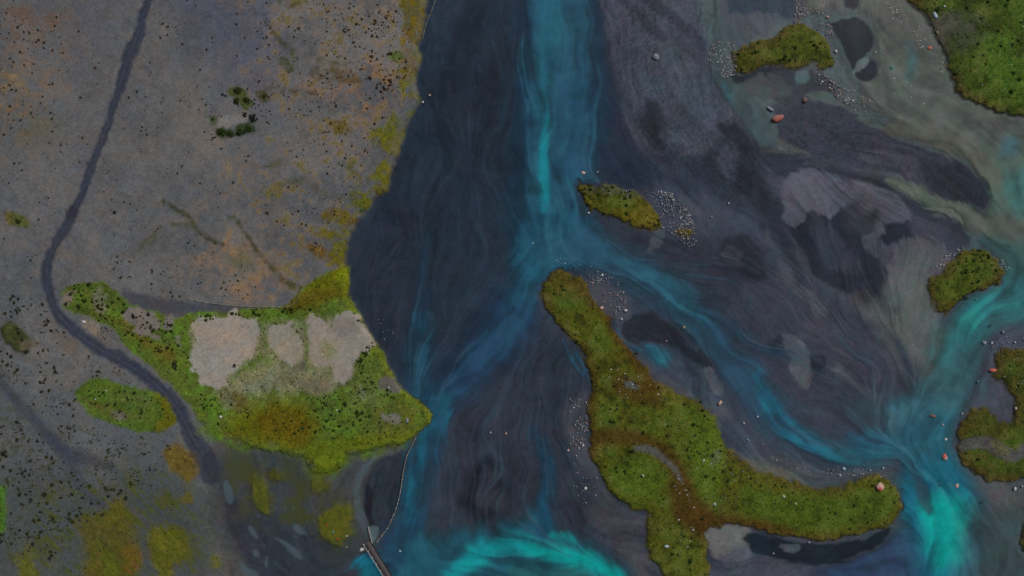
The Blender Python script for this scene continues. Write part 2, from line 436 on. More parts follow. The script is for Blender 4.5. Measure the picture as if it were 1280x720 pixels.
# right branch
wp_((40, 76, 96), .74 * m_(stroke("690,310 720,312 755,320 790,336 825,356 855,386 885,420 910,452 940,487 965,515 990,540 1025,562", [40, 44, 44, 44, 46, 46, 44, 42, 40, 38, 34, 26]), 40) * flow(.8, .16))
wp_((38, 92, 108), .5 * m_(stroke("770,322 800,336 830,352 855,372 880,400", [8, 18, 22, 20, 12]), 16) * flow(.7, .3))
wp_((30, 100, 122), .8 * m_(stroke("945,470 962,500 985,530 1012,552 1050,574", [6, 14, 18, 16, 10]), 14) * flow(.8, .2))
wp_((36, 76, 98), .6 * m_(stroke("880,395 930,430 1000,440 1080,450", [20, 30, 20, 8]), 28) * flow(.4, .5))
wp_((48, 70, 84), .5 * m_(stroke("1010,350 1060,390 1110,425 1145,470 1150,500", [6, 14, 20, 16, 10]), 18) * flow(.6, .4))
wp_((40, 96, 114), .7 * m_(sdf("805,430 822,434 834,446 824,456 808,446", 30), 14))
wp_((36, 84, 108), .7 * m_(stroke("722,440 736,462 742,480", [4, 7, 5]), 7))
wp_((44, 92, 112), .7 * m_(stroke("772,410 782,425 800,438", [6, 6, 5]), 6))
wp_((40, 88, 110), .55 * m_(stroke("704,425 716,446 730,470", [3, 5, 4]), 5))
# east side
wp_((82, 92, 88), .92 * m_(sdf("892,-200 1400,-200 1400,300 1260,300 1240,200 1120,150 1080,110 1100,30 1040,10 895,10", 40), 20) * flow(.85, .03))
wp_((62, 82, 88), .85 * m_(stroke("897,-60 898,0 899,40 897,80 903,103 922,128 940,152 960,178", [15, 15, 13, 14, 24, 32, 34, 26]), 10) * flow(.85, .05))
wp_((50, 98, 110), .6 * m_(sdf("898,100 908,102 914,118 910,126 902,116", 20), 8))
wp_((54, 92, 96), .8 * m_(stroke("1136,55 1141,75 1139,95", [8, 14, 8]), 14))
wp_((74, 92, 88), .65 * m_(stroke("1090,60 1120,110 1180,150 1240,190 1275,260", [30, 40, 30, 40, 50]), 44) * flow(.5, .06))
wp_((70, 96, 88), .85 * m_(sdf("1235,190 1300,160 1400,160 1400,380 1270,330 1240,280", 50), 40))
wp_((82, 90, 82), .8 * WOL)
wp_((78, 90, 84), .85 * m_(WOC, 14))
wp_((50, 104, 106), .6 * m_(sdf("1262,220 1300,210 1300,260 1268,265", 50), 22))
wp_((52, 92, 108), .6 * m_(sdf("1250,175 1268,170 1275,188 1255,195", 50), 14))
wp_((44, 78, 82), .7 * m_(sdf("1225,305 1300,310 1300,370 1258,372 1262,330", 50), 22))
wp_((44, 108, 112), .9 * m_(stroke("1400,372 1290,374 1250,378 1224,390 1210,415 1200,445 1195,472 1180,495 1150,515", [60, 54, 46, 46, 52, 50, 44, 40, 34]), 46) * flow(.85, .05))
wp_((36, 128, 126), .7 * m_(stroke("1232,382 1220,392 1212,410", [14, 20, 12]), 18))
wp_((40, 100, 116), .9 * m_(sdf("1040,560 1100,545 1140,510 1190,495 1200,520 1185,560 1190,600 1165,615 1130,575 1080,580 1045,580", 50), 34) * flow(.8, .12))
wp_((34, 110, 128), .7 * m_(sdf("1110,505 1160,500 1180,510 1175,530 1130,520", 50), 20))
wp_((40, 80, 104), .4 * m_(sdf("1060,545 1120,535 1165,515 1172,535 1120,560 1080,566", 50), 20))
wp_((58, 88, 98), .6 * m_(sdf("1060,500 1150,490 1200,440 1220,470 1190,520 1080,530", 50), 34))
wp_((26, 96, 116), .95 * m_(sdf("1128,590 1180,575 1220,615 1224,660 1212,760 1130,760 1135,690 1125,640", 50), 40))
wp_((13, 146, 140), .97 * m_(sdf("1148,638 1166,620 1195,617 1213,632 1212,660 1202,690 1198,715 1196,760 1176,760 1170,712 1158,672", 40), 26))
wp_((28, 100, 126), .7 * m_(sdf("1160,715 1205,712 1205,780 1150,780", 50), 26))
gp_((38, 56, 76), .6 * m_(stroke("1145,590 1155,620 1162,640", 14), 12))
WA *= 1 - .75 * m_(sdf("1135,580 1146,588 1158,610 1168,632 1166,644 1154,640 1142,615", 20), 10)
wp_((44, 66, 92), .8 * m_(sdf("1040,690 1130,670 1150,720 1140,800 1020,800", 50), 40))
wp_((60, 84, 88), .6 * m_(sdf("1205,640 1260,640 1400,650 1400,800 1215,800", 50), 40))
# bottom pool
wp_((32, 82, 98), .85 * m_(sdf("500,800 510,690 550,672 610,660 650,658 665,640 685,638 690,662 740,680 785,715 800,800", 50), 30) * flow(.9, .1))
wp_((28, 74, 98), .7 * m_(stroke("672,540 684,590 682,640 680,665", [6, 14, 20, 24]), 20))
wp_((18, 134, 140), .95 * m_(stroke("560,724 588,700 622,684 652,682 668,690", [8, 20, 20, 16, 10]), 22))
wp_((12, 146, 142), .97 * m_(stroke("660,684 690,692 720,698 745,706 768,722 780,760", [12, 20, 22, 22, 20, 20]), 20))
wp_((20, 126, 126), .7 * m_(stroke("690,668 704,670 716,676", [8, 12, 10]), 10))
wp_((36, 90, 94), .75 * m_(sdf("640,712 690,708 725,712 745,730 735,760 640,760", 40), 16))
wp_((26, 104, 124), .85 * m_(sdf("448,708 456,696 470,692 480,702 484,716 496,740 440,760", 40), 16))
wp_((22, 104, 128), .6 * m_(sdf("455,694 472,692 470,706 452,708", 40), 10))

# thin side threads of melt and pale silt combed out of the channels
def drift(x, y, n, st=4.):
    o = [(x, y)]
    for _ in range(n):
        i = int(np.clip((x + 96) / STEP, 0, UX.shape[1] - 1)); j = int(np.clip((y + 64) / STEP, 0, UX.shape[0] - 1))
        x += UX[j, i] * st; y += UY[j, i] * st
        o.append((x, y))
    return np.array(o)


RIVER = False
for (x0, y0, x1, y1, n, c, a_) in [(560, 410, 720, 560, 26, (56, 78, 94), .42), (600, 540, 720, 650, 16, (60, 84, 98), .42), (500, 370, 560, 480, 14, (44, 84, 102), .42),
                                  (840, 370, 1060, 470, 26, (58, 82, 98), .42), (960, 440, 1140, 540, 22, (66, 90, 104), .42), (690, 290, 860, 350, 12, (48, 92, 112), .4),
                                  (450, 250, 660, 420, 22, (54, 66, 80), .3), (560, 0, 660, 260, 14, (50, 62, 76), .28), (640, 0, 750, 260, 22, (48, 112, 130), .35),
                                  (950, 270, 1110, 400, 18, (80, 84, 94), .3), (1090, 480, 1190, 600, 14, (52, 110, 124), .4), (720, 130, 800, 260, 12, (52, 80, 102), .35)]:
    for _ in range(n):
        L = rng.integers(8, 30); q = drift(rng.uniform(x0, x1), rng.uniform(y0, y1), L)
        w = np.interp(np.arange(L + 1), [0, L * .3, L], [0.2, rng.uniform(1.2, 4.5), .2])
        wp_(c, a_ * rng.uniform(.4, 1) * m_(stroke(q, w, 14, 0, False), rng.uniform(2.5, 6)))
for (x0, y0, x1, y1, n, c) in [(560, 400, 730, 650, 46, (74, 80, 90)), (470, 250, 640, 480, 30, (54, 62, 72)), (545, 0, 655, 260, 24, (50, 58, 68)), (900, 360, 1140, 540, 40, (76, 82, 94)), (800, 240, 980, 330, 24, (66, 72, 82))]:
    for _ in range(n):
        L = rng.integers(6, 26); q = drift(rng.uniform(x0, x1), rng.uniform(y0, y1), L)
        w = np.interp(np.arange(L + 1), [0, L * .3, L], [.2, rng.uniform(.8, 2.6), .2])
        gp_(c, rng.uniform(.08, .34) * m_(stroke(q, w, 12, 0, False), 3.5))
for (x0, y0, x1, y1, n) in [(760, 0, 930, 230, 60), (990, 220, 1130, 390, 60), (980, 130, 1220, 250, 50), (530, 0, 660, 300, 50), (790, 290, 950, 350, 14), (590, 575, 640, 650, 10)]:
    for _ in range(n):
        L = rng.integers(5, 18); q = drift(rng.uniform(x0, x1), rng.uniform(y0, y1), L)
        w = np.interp(np.arange(L + 1), [0, L * .4, L], [.2, rng.uniform(1., 2.6), .2])
        gp_((30, 34, 45), rng.uniform(.3, .75) * m_(stroke(q, w, 12, 0, False), 2.5))
RIVER = True
# silt texture along the flow
rip = (LIC1 * .6 + LIC2 * .4)
bmask = m_(BAR1, 20) + m_(BAR2, 20)
G *= np.clip(1 + .06 * LIC1 + .07 * LIC2 + .05 * LIC3 + .42 * N2 + .3 * N1 + .28 * N3 + .30 * RILL + .26 * RILL2 + .24 * N4 * (1 + 1.6 * np.clip(bmask, 0, 1)), .45, 1.8)[..., None]
G[..., 0] *= 1.24 * (1 + .36 * NC + .22 * NC2)
G[..., 1] *= 1.28 * (1 - .10 * NC)
G[..., 2] *= 1.30 * (1 + .10 * NC - .14 * NC2)
WC *= np.clip(1 + .07 * LIC2 + .04 * LIC1 + .42 * N2 + .3 * N3, .6, 1.5)[..., None]
WC[..., 0] *= 1.08 * (1 + .12 * NC); WC[..., 1] *= .95 * (1 - .22 * NC); WC[..., 2] *= .95
WA *= np.clip(1 + .08 * LIC2 + .5 * N2, .55, 1.15)
for q in DROWNED:
    WA *= 1 - m_(q + 2, 7)
WA = np.clip(WA, 0, .96); WA[WA < .05] = 0
zup(-.55, np.clip(WA, 0, 1) * .9)
Z += .05 * N2 + .02 * LIC2 + .012 * LIC1
Z += .10 * m_(BAR1, 30)
Z += .10 * m_(sdf("981,238 988,222 1002,212 1030,212 1055,224 1082,227 1112,240 1130,255 1139,272 1110,278 1082,300 1054,320 1018,300 990,290", 40), 24)

# ------------------------------------------------------------------ plan: the dry plain on the west bank
WX, WY = WLX, WLY
RIVER = False
PL = ("536,-60 534,0 528,28 523,55 528,72 519,96 525,120 517,135 511,155 504,172 496,196 487,222 483,239 470,243 459,262 "
      "446,278 438,292 435,312 433,328 436,334 434,355 434,368 445,386 456,405 468,426 478,446 490,463 502,482 513,493 526,500 "
      "536,508 540,518 537,530 527,540 515,547 498,555 470,565 440,572 400,576 340,568 290,552 268,552 258,575 258,610 262,650 "
      "275,690 300,740 340,860 400,1500 -200000,200000 -200000,-200000 620,-1500 560,-300")
PLAIN = sdf(PL, 40, False)
SEAM = m_(stroke('268,548 256,580 260,640 276,690 300,740 320,800', 60, 60), 40)
SEAM2 = m_(stroke('530,545 470,565 400,576 340,566 285,551', 20, 60), 14) * 0
pl = m_(PLAIN + 10 * SEAM, 5 + 60 * SEAM)
D = np.zeros((ny, nx, 3), F); D[:] = alb((86, 85, 84))
G_river = G.copy()
G[:] = D
wob = lambda a=1.: np.clip(.5 + 2.2 * N1 * a + 1.6 * N2, 0, 1)
gp_((72, 74, 82), .9 * m_(sdf("40,-60 150,-60 140,50 100,90 60,30", 60), 70) * wob())
gp_((74, 75, 86), .85 * m_(sdf("225,-60 380,-60 350,50 340,100 330,140 300,140 250,90 230,40", 60), 60))
gp_((102, 97, 92), .9 * m_(sdf("340,0 500,-60 520,60 500,140 440,160 380,120 340,60", 60), 70) * wob())
gp_((88, 87, 85), .7 * m_(sdf("190,90 260,60 280,200 240,320 150,330 140,230", 60), 80))
gp_((104, 95, 84), .85 * m_(sdf("250,300 330,280 400,290 400,340 350,380 290,370 255,340", 60), 40) * wob())
gp_((118, 88, 60), .85 * m_(sdf("270,310 300,295 335,320 355,350 330,372 290,365 270,345", 40), 30) * np.clip(.4 + 2.6 * N2 + 2 * N3, 0, 1))
gp_((102, 95, 88), .8 * m_(sdf("370,180 420,170 440,200 420,280 390,340 340,300 350,230", 60), 50) * wob())
gp_((118, 88, 56), .95 * m_(sdf("435,85 470,75 505,95 500,130 478,150 455,148 440,125 425,112", 40), 24) * np.clip(.35 + 2.6 * N2 + 2.4 * N3, 0, 1))
gp_((114, 94, 68), .8 * m_(sdf("450,20 500,5 515,50 510,60 485,35 460,36", 40), 18) * np.clip(.2 + 2.6 * N2 + 2.4 * N3, 0, 1))
gp_((112, 78, 52), .5 * m_(sdf("370,105 440,100 450,120 380,125", 40), 20) * np.clip(.5 + 3 * N3, 0, 1))
gp_((98, 76, 54), .85 * m_(sdf("-60,20 60,10 85,60 70,130 40,180 -60,160", 60), 50) * np.clip(.25 + 2.4 * N2 + 2.4 * N3, 0, 1))
gp_((80, 64, 60), .7 * m_(sdf("-60,0 50,10 80,40 60,60 -60,60", 60), 40) * np.clip(.1 + 2.4 * N2 + 2.4 * N3, 0, 1))
gp_((108, 88, 50), .8 * m_(sdf("-20,95 25,90 35,110 15,130 -20,130", 60), 24) * np.clip(.4 + 2.4 * N2, 0, 1))
gp_((62, 68, 50), .5 * m_(sdf("-60,150 60,140 70,180 -60,170", 60), 40) * wob())
gp_((78, 81, 82), .8 * m_(sdf("-60,360 70,360 130,440 210,500 260,560 250,640 280,700 200,760 -60,760", 60), 70))
gp_((94, 91, 87), .8 * m_(sdf("20,380 60,390 120,440 100,480 40,450 10,410", 60), 40) * wob())
gp_((96, 82, 68), .6 * m_(sdf("76,416 92,418 94,440 80,438", 60), 14))
gp_((60, 66, 62), .5 * m_(sdf("-60,490 60,520 120,600 110,740 -60,740", 60), 60) * wob())
gp_((82, 83, 86), .6 * m_(sdf("20,540 90,545 160,600 150,640 90,640 30,600", 60), 50) * wob())
gp_((58, 58, 66), .7 * m_(sdf("150,620 240,600 265,680 240,740 150,700", 60), 50))
gp_((66, 74, 74), .6 * m_(sdf("180,560 250,590 260,650 210,660 160,620", 60), 40))
gp_((60, 58, 66), .6 * m_(sdf("180,640 200,625 215,650 195,672", 60), 20))
RDG = np.exp(-((fbm((X + Y * .3) / 70, (Y - X * .5) / 34, 4, 6) - .5) / .018) ** 2)
gp_((66, 64, 62), .35 * RDG); gp_((97, 92, 87), .45 * np.clip(3.4 * N1 + 1.6 * N2 - .1, 0, 1)); gp_((72, 74, 78), .45 * np.clip(-3.4 * N1 - 1.6 * N2 - .1, 0, 1))
gp_((112, 90, 68), .75 * np.clip(4 * N2 + 4 * N3 - .35, 0, 1) * m_(sdf("300,-60 540,-60 500,180 440,330 330,380 240,330 280,200 330,120", 60), 90))
gp_((72, 72, 38), .75 * np.clip(5 * N2 + 4 * N3 - .75, 0, 1) * m_(sdf("310,-60 540,-60 510,160 440,330 330,360 300,200 330,120", 60), 90))
# the darker strip above the meadow
gp_((60, 61, 66), .92 * m_(sdf("152,362 200,374 250,378 300,382 352,384 330,390 250,394 200,396 165,384", 40), 8))
# thin vegetated lines, ditches and tufted patches on the plain
for s, w, c, a in [("205,250 215,258 236,270 245,284 262,298 280,306", [4, 6, 5, 5, 5, 3], (50, 54, 32), .8),
                   ("218,281 230,282 242,279", 5, (58, 62, 32), .7),
                   ("288,272 300,280 310,297 322,315 336,331 350,345 366,356 378,363", [4, 5, 4, 5, 6, 7, 8, 10], (60, 60, 30), .85),
                   ("178,312 190,300 200,285", [8, 9, 4], (70, 72, 40), .7),
                   ("335,25 345,45 360,60 372,75", [4, 5, 8, 6], (54, 58, 36), .7),
                   ("350,0 362,8 372,5", [5, 7, 5], (62, 60, 34), .7),
                   ("395,92 410,92 440,98 455,102", [16, 16, 12, 5], (62, 52, 30), .6),
                   ("400,75 416,82 430,80", [8, 10, 6], (64, 60, 30), .6),
                   ("355,78 362,86", 12, (60, 66, 30), .8), ("325,118 345,112 380,114 396,118", [10, 8, 6, 4], (60, 62, 36), .7),
                   ("350,232 380,225 400,238 425,248", [6, 8, 6, 8], (72, 70, 36), .5),
                   ("430,205 445,215 460,225", [5, 7, 6], (66, 66, 32), .6),
                   ("340,208 352,203", [6, 5], (70, 72, 30), .6), ("330,240 345,245 352,240", 7, (84, 84, 34), .6)]:
    gp_(tuple(.9 * v for v in c), min(1, a * 1.05) * m_(stroke(s, w) + .3, 5) * np.clip(.75 + 2.5 * N3, 0, 1))
gp_((74, 76, 50), .55 * m_(sdf("285,322 305,316 320,330 300,340", 40), 18))
gp_((66, 74, 30), .9 * m_(sdf("10,268 20,265 36,272 37,282 24,284 11,280", 20), 5))
gp_((94, 78, 40), .5 * m_(sdf("8,266 18,264 16,282 8,282", 20), 6))
# pale hollow ringed with bushes
gp_((103, 100, 95), .95 * m_(sdf("274,148 290,144 310,146 306,153 294,158 280,160 273,157", 20), 4))
gp_((36, 46, 20), .95 * m_(sdf("271,160 290,161 300,156 318,150 321,160 314,168 296,172 276,173 270,167", 20), 5) * np.clip(.8 + 2 * N3, 0, 1))
gp_((54, 62, 22), .9 * m_(sdf("288,112 298,106 308,112 312,122 318,128 308,138 300,128 290,122", 20), 5))
gp_((60, 62, 34), .8 * m_(sdf("325,117 332,113 337,120 333,127 326,126", 20), 4))
gp_((58, 66, 40), .8 * m_(sdf("262,146 270,144 272,152 264,154", 20), 4))
gp_((60, 65, 62), .65 * m_(sdf('-60,600 80,590 200,610 258,640 290,720 280,800 -60,800', 60), 60))
gp_((52, 54, 32), .6 * np.clip(6 * N3 + 4 * N2 - .5, 0, 1) * m_(sdf('-60,480 60,530 120,590 230,600 250,660 120,740 -60,740', 60), 40))
# tracks
TR = "200,-300 190,-40 186,0 178,28 168,55 158,82 150,108 143,130 135,158 127,180 117,207 107,233 94,264 82,287 69,307 62,326 60,346 63,366 69,383 78,397 92,412 109,425 128,437 150,449 172,462 191,476 207,491 220,508 232,528 243,548 256,572 264,592"
TW = [14, 14, 13, 12, 14, 14, 13, 12, 10, 11, 10, 10, 12, 12, 13, 13, 14, 13, 13, 14, 14, 14, 15, 16, 16, 16, 17, 18, 19, 22, 26, 28]
TRACK = stroke(TR, TW, 40, .9)
TRACKM = stroke(TR, [1.2] * len(TW), 40, .2)
gp_((48, 52, 63), .93 * m_(TRACK, 5))
gp_((58, 60, 74), .5 * m_(TRACKM, 4) * m_(stroke("146,130 128,180 107,233 94,264", 6, 40, .3), 10))
TDC = .6 - TRACKM
gp_((38, 40, 52), .75 * m_(1.1 - np.abs(TDC - 3.0), 2.2) * np.clip(.6 + 3 * N2, 0, 1))
gp_((62, 62, 70), .5 * m_(1.0 - TDC, 2) * np.clip(.3 + 3 * N1, 0, 1))
gp_((42, 42, 54), .7 * m_(sdf("84,262 96,256 101,266 92,274 84,272", 20), 5))
gp_((88, 84, 86), .25 * m_(-np.abs(TRACK + 3) + 1.5, 4))
TR2 = "-400,440 -40,462 0,478 20,498 42,522 62,544 80,562 104,572 140,582"
TRACK2 = stroke(TR2, [16, 14, 13, 13, 14, 14, 16, 16, 10], 40, .5)
gp_((54, 57, 65), .75 * m_(TRACK2, 10))
gp_((50, 54, 66), .55 * m_(stroke("62,544 80,562 95,590 110,615 140,640", [14, 16, 20, 14, 6], 40), 16))
gp_((54, 60, 64), .5 * m_(stroke("140,580 165,610 190,640 225,650 250,662", [10, 8, 6, 6, 4], 40), 8))
# meadow round the clay pans
MD = ("77,366 84,358 98,354 112,352 128,352 146,364 160,377 178,388 200,392 216,402 240,392 270,391 310,386 342,384 362,380 376,364 "
      "398,346 424,334 438,330 437,356 434,368 446,386 457,405 469,426 479,446 491,463 503,482 514,493 527,500 537,508 542,518 "
      "539,531 528,541 515,548 499,556 470,563 440,566 424,584 400,592 384,586 376,568 350,560 320,555 290,551 270,544 252,527 236,507 "
      "222,490 206,472 190,457 168,442 154,430 149,414 140,408 124,404 110,398 95,392 82,383")
MEADOW = sdf(MD, 30, False)
SEAMM = m_(stroke('258,540 290,552 350,560 378,572 390,588 424,588 450,568 500,556 530,542', 30, 60), 24)
md = m_(MEADOW + SEAMM * (4 + 30 * N2), 5 + 22 * SEAMM)
gp_((74, 90, 30), .96 * md)
gp_((84, 88, 38), .6 * md * wob(1.2))
gp_((68, 98, 26), .8 * md * np.clip(.3 + 2.6 * N2 + 1.4 * N3, 0, 1))
gp_((82, 82, 12), .9 * md * m_(sdf("300,515 330,500 360,500 395,520 400,545 380,565 340,560 305,548 285,535", 40), 26))
gp_((80, 66, 14), .7 * md * m_(sdf("330,515 365,510 390,530 380,552 350,548 325,535", 40), 20))
gp_((84, 84, 12), .9 * md * m_(sdf("350,385 380,362 400,345 425,333 440,330 436,370 400,382 370,390", 40), 12))
gp_((70, 58, 20), .6 * md * m_(sdf("345,386 378,365 410,362 425,370 400,382 370,388", 40), 12))
gp_((104, 112, 18), .85 * md * m_(sdf("424,336 438,328 438,352 433,366 426,358 418,346", 40), 10))
gp_((90, 92, 24), .6 * m_(np.minimum(MEADOW + 2, 7 - MEADOW), 6) * m_(stroke("434,368 456,405 478,445 502,482 540,518 527,540", 30), 10))
gp_((84, 92, 16), .8 * md * m_(sdf("380,560 430,545 500,540 530,535 500,556 440,566 424,584 395,592", 40), 14))
gp_((100, 100, 66), .7 * md * m_(sdf("270,470 330,450 400,450 450,470 470,500 430,510 380,490 330,500 290,500", 40), 36) * wob())
gp_((84, 60, 30), .5 * md * m_(sdf("465,505 500,500 520,520 505,540 475,535", 40), 18) * np.clip(.5 + 2.5 * N3, 0, 1))
gp_((92, 64, 26), .5 * md * m_(sdf("150,395 168,405 190,425 220,440 215,455 190,440 165,420", 40), 16))
gp_((82, 62, 32), .6 * md * m_(sdf("285,485 310,495 305,515 285,508", 40), 12) * wob())
gp_((46, 58, 20), .7 * md * m_(np.minimum(MEADOW, 10 - MEADOW), 8) * m_(sdf("75,350 160,350 170,400 110,400 75,385", 20), 10) * np.clip(.7 + 3 * N3, 0, 1))
PANS = sdf('238,398 262,396 292,385 330,398 362,396 400,386 450,396 472,426 452,450 446,478 400,498 330,496 275,492 244,460', 30)
gp_((112, 109, 86), .8 * m_(PANS + 16 * N2 + 8 * N3 - 5, 9) * np.clip(.95 - 3.2 * np.clip(N2 + .5 * N1 - .02, 0, 1), 0, 1))
for s, c, sf in [("241,403 252,400 263,401 276,396 284,393 291,386 300,386 304,397 319,399 327,411 324,430 319,446 306,453 299,463 291,472 287,484 273,486 261,480 250,470 245,455 243,434 240,418", (130, 123, 114), 2.5),
                 ("335,413 344,405 352,404 361,403 371,416 380,430 381,446 368,456 350,450 342,436 334,426", (124, 118, 106), 4),
                 ("385,396 394,391 401,387 409,400 421,395 432,392 444,394 451,401 460,411 469,426 459,437 450,446 445,461 439,476 429,484 419,474 414,456 400,456 389,446 385,425", (123, 116, 107), 4),
                 ("160,388 170,385 184,391 197,398 201,406 191,413 179,419 169,408 160,397", (104, 95, 90), 3),
                 ("203,401 210,398 217,399 216,409 207,413", (100, 92, 86), 3), ("191,413 201,415 200,422 193,422", (98, 92, 84), 3),
                 ("220,424 227,423 226,431 221,430", (94, 92, 74), 3), ("78,367 86,361 93,364 90,373 86,379 79,375", (104, 92, 84), 4),
                 ("117,366 126,362 135,370 134,384 126,392 117,388 115,376", (94, 92, 72), 9),
                 ("102,400 112,404 124,410 123,418 112,414 103,408", (108, 98, 84), 4),
                 ("275,487 286,486 292,500 282,508 276,498", (90, 92, 66), 9), ("448,482 458,480 458,500 450,498", (100, 104, 72), 6),
                 ("475,475 490,470 500,485 492,492 480,488", (80, 76, 72), 7), ("372,452 382,448 381,462 373,464", (80, 76, 68), 5),
                 ("365,475 405,470 412,490 385,492", (98, 92, 72), 16), ("473,520 495,515 500,528 485,530", (92, 92, 80), 6)]:
    d = sdf(s, 20) + 9 * N2 + 9 * N3
    gp_(c, .95 * m_(d, sf))
for q, w in [("330,392 327,404 331,420 330,440 324,452", [12, 9, 7, 6, 4]), ("374,390 377,402 383,418 384,440 380,456", [12, 8, 5, 4, 5]), ("414,386 415,398 416,408", [9, 7, 3]),
             ("226,440 238,436 241,420 236,405", [10, 9, 5, 8]), ("288,475 300,462 316,452 330,450", [5, 6, 7, 6])]:
    gp_((68, 84, 32), .7 * m_(stroke(q, w) + 16 * N3 + 12 * N2, 6))
gp_((88, 96, 44), .5 * m_(sdf("400,430 415,425 425,440 405,445", 20), 10))
gp_((96, 88, 84), .5 * m_(sdf("420,400 438,398 446,412 430,422 418,412", 20), 14))
gp_((136, 118, 102), .3 * m_(sdf("265,405 300,405 310,425 285,445 262,430", 20), 24))
# bank moss
for s, c, sf in [("500,-60 535,-60 530,20 526,40 528,54 520,56 510,48 502,38 504,20 500,0", (84, 78, 14), 6),
                 ("516,64 524,61 531,68 532,75 523,78 516,73", (84, 96, 12), 4), ("488,67 497,64 505,72 502,79 492,78 487,73", (72, 88, 14), 5),
                 ("506,85 520,84 523,98 512,104 505,96", (76, 80, 20), 7), ("520,121 527,120 529,131 522,133", (84, 98, 14), 4), ("511,138 517,137 518,146 511,147", (74, 90, 16), 4),
                 ("476,160 488,160 505,157 507,168 499,176 497,188 488,195 478,186 470,178 462,165", (84, 80, 14), 7),
                 ("488,178 500,178 499,196 490,194", (100, 82, 14), 5), ("474,208 484,198 488,210 487,222 487,239 472,244 464,236 470,224", (84, 80, 14), 6),
                 ("436,240 446,238 458,244 456,256 448,260 438,250", (78, 76, 18), 6), ("455,243 462,240 458,262 450,266", (60, 72, 28), 5),
                 ("402,268 425,262 440,268 448,280 438,284 420,280 404,278", (92, 76, 16), 7), ("405,286 422,290 428,302 415,302 402,295", (80, 72, 18), 8),
                 ("385,304 405,308 432,318 436,330 418,328 400,324 386,314", (88, 66, 20), 9), ("428,308 436,308 434,322 426,318", (92, 94, 16), 5),
                 ("420,150 440,160 430,170 418,165", (74, 66, 26), 8)]:
    gp_(c, .9 * m_(sdf(s, 20), sf) * np.clip(.85 + 1.6 * N3, 0, 1))
FR = m_(np.minimum(PLAIN + 1, 24 - PLAIN), 8) * m_(stroke('532,-20 526,60 522,120 505,175 490,235 462,265 440,300 436,335', 70), 20)
gp_((80, 80, 20), .85 * FR * np.clip(6 * N2 + 3 * N3 + .25, 0, 1))
gp_((94, 74, 22), .6 * FR * np.clip(6 * N1 + 4 * N3 - .2, 0, 1))
gp_((78, 76, 76), .55 * m_(np.minimum(PLAIN + 1, 11 - PLAIN), 6) * m_(stroke("536,-20 528,60 524,120 500,180", 50), 20) * np.clip(.5 + 2 * N2, 0, 1))
# drier moss rounds on the lower plain
PATCH = [("205,561 224,556 240,565 250,579 246,595 236,599 224,590 214,584 205,574", (90, 72, 10), 6),
         ("100,655 125,640 150,628 158,622 162,640 172,660 172,690 176,800 100,800 104,690", (76, 70, 18), 16),
         ("186,662 210,660 232,668 234,690 222,702 220,720 214,780 202,760 200,720 188,695", (84, 82, 12), 8),
         ("-40,606 8,608 13,628 10,650 0,664 -40,670", (62, 96, 22), 6),
         ("28,690 42,694 46,730 40,780 28,760", (82, 84, 16), 10), ("229,618 240,617 242,628 231,629", (84, 74, 14), 6),
         ("264,698 274,696 275,708 266,710", (82, 80, 14), 6), ("135,628 155,624 152,645 138,650", (80, 76, 24), 10)]
STRK = fbm((X + Y) / 26, (X - Y) / 3.2, 3, 2) - .5
for s, c, sf in PATCH:
    gp_(c, .85 * m_(sdf(s, 30) + 10 * N2 + 14 * STRK * (sf > 7), sf * 1.6))
gp_((72, 96, 18), .5 * m_(sdf("130,695 142,690 148,712 138,725", 20), 10))
gp_((104, 68, 20), .5 * m_(sdf("150,690 172,680 176,705 160,718", 20), 10))
VEGO = sdf("3,409 12,404 22,406 31,413 37,426 39,440 30,443 17,433 7,424", 20)
gp_((58, 62, 30), .95 * m_(VEGO, 4)); gp_((86, 76, 62), .7 * m_(sdf("27,426 44,424 46,434 34,440 28,436", 20), 6))
gp_((34, 38, 20), .7 * m_(stroke("3,412 8,424 18,434 28,441 38,441", 4, 20), 3))
LENS = sdf("97,492 104,479 118,472 134,473 150,482 174,484 194,487 209,499 218,516 218,530 202,537 176,538 150,533 126,526 108,512", 20)
ln = m_(LENS, 5)
gp_((68, 88, 26), .96 * ln); gp_((82, 82, 50), .7 * ln * m_(sdf("150,495 185,495 190,515 160,525 140,510", 20), 18) * wob())
gp_((82, 78, 16), .8 * ln * m_(sdf("195,490 222,500 222,535 190,536 205,515", 20), 10)); gp_((90, 86, 76), .8 * m_(sdf("140,514 158,516 160,524 146,525", 20), 5))
gp_((74, 58, 34), .5 * ln * m_(sdf("105,500 130,505 150,520 130,520", 20), 12))
# plain grain
VEG = np.clip((G[..., 1] / np.maximum(G[..., 2], 1e-4) - 1.3) / .6, 0, 1)
G *= np.clip(1 + .14 * N1 + (.16 + .3 * VEG) * N2 + (.22 + .4 * VEG) * N3 + (.34 + .2 * VEG) * N4, .4, 1.9)[..., None]
G *= 1.08
G[..., 0] *= 1 + .22 * NC + .14 * NC2; G[..., 2] *= 1.04 - .2 * NC - .18 * NC2
plm = np.maximum(pl, 0)[..., None]
MDO = m_(MEADOW + SEAMM * (4 + 30 * N2), 3 + 22 * SEAMM)[..., None]
plm = np.maximum(plm, MDO)
G[:] = G_river * (1 - plm) + G * plm
zpl = m_(np.maximum(PLAIN, MEADOW) - 3, 9 + 50 * SEAM)
zup(.42, zpl)
Z += zpl * (.10 * N1 + .06 * N2 + .035 * N3) + .16 * m_(MEADOW - 3, 10) * (.4 + N2) - .07 * m_(TRACK, 6)
WA *= 1 - pl
del G_river, D

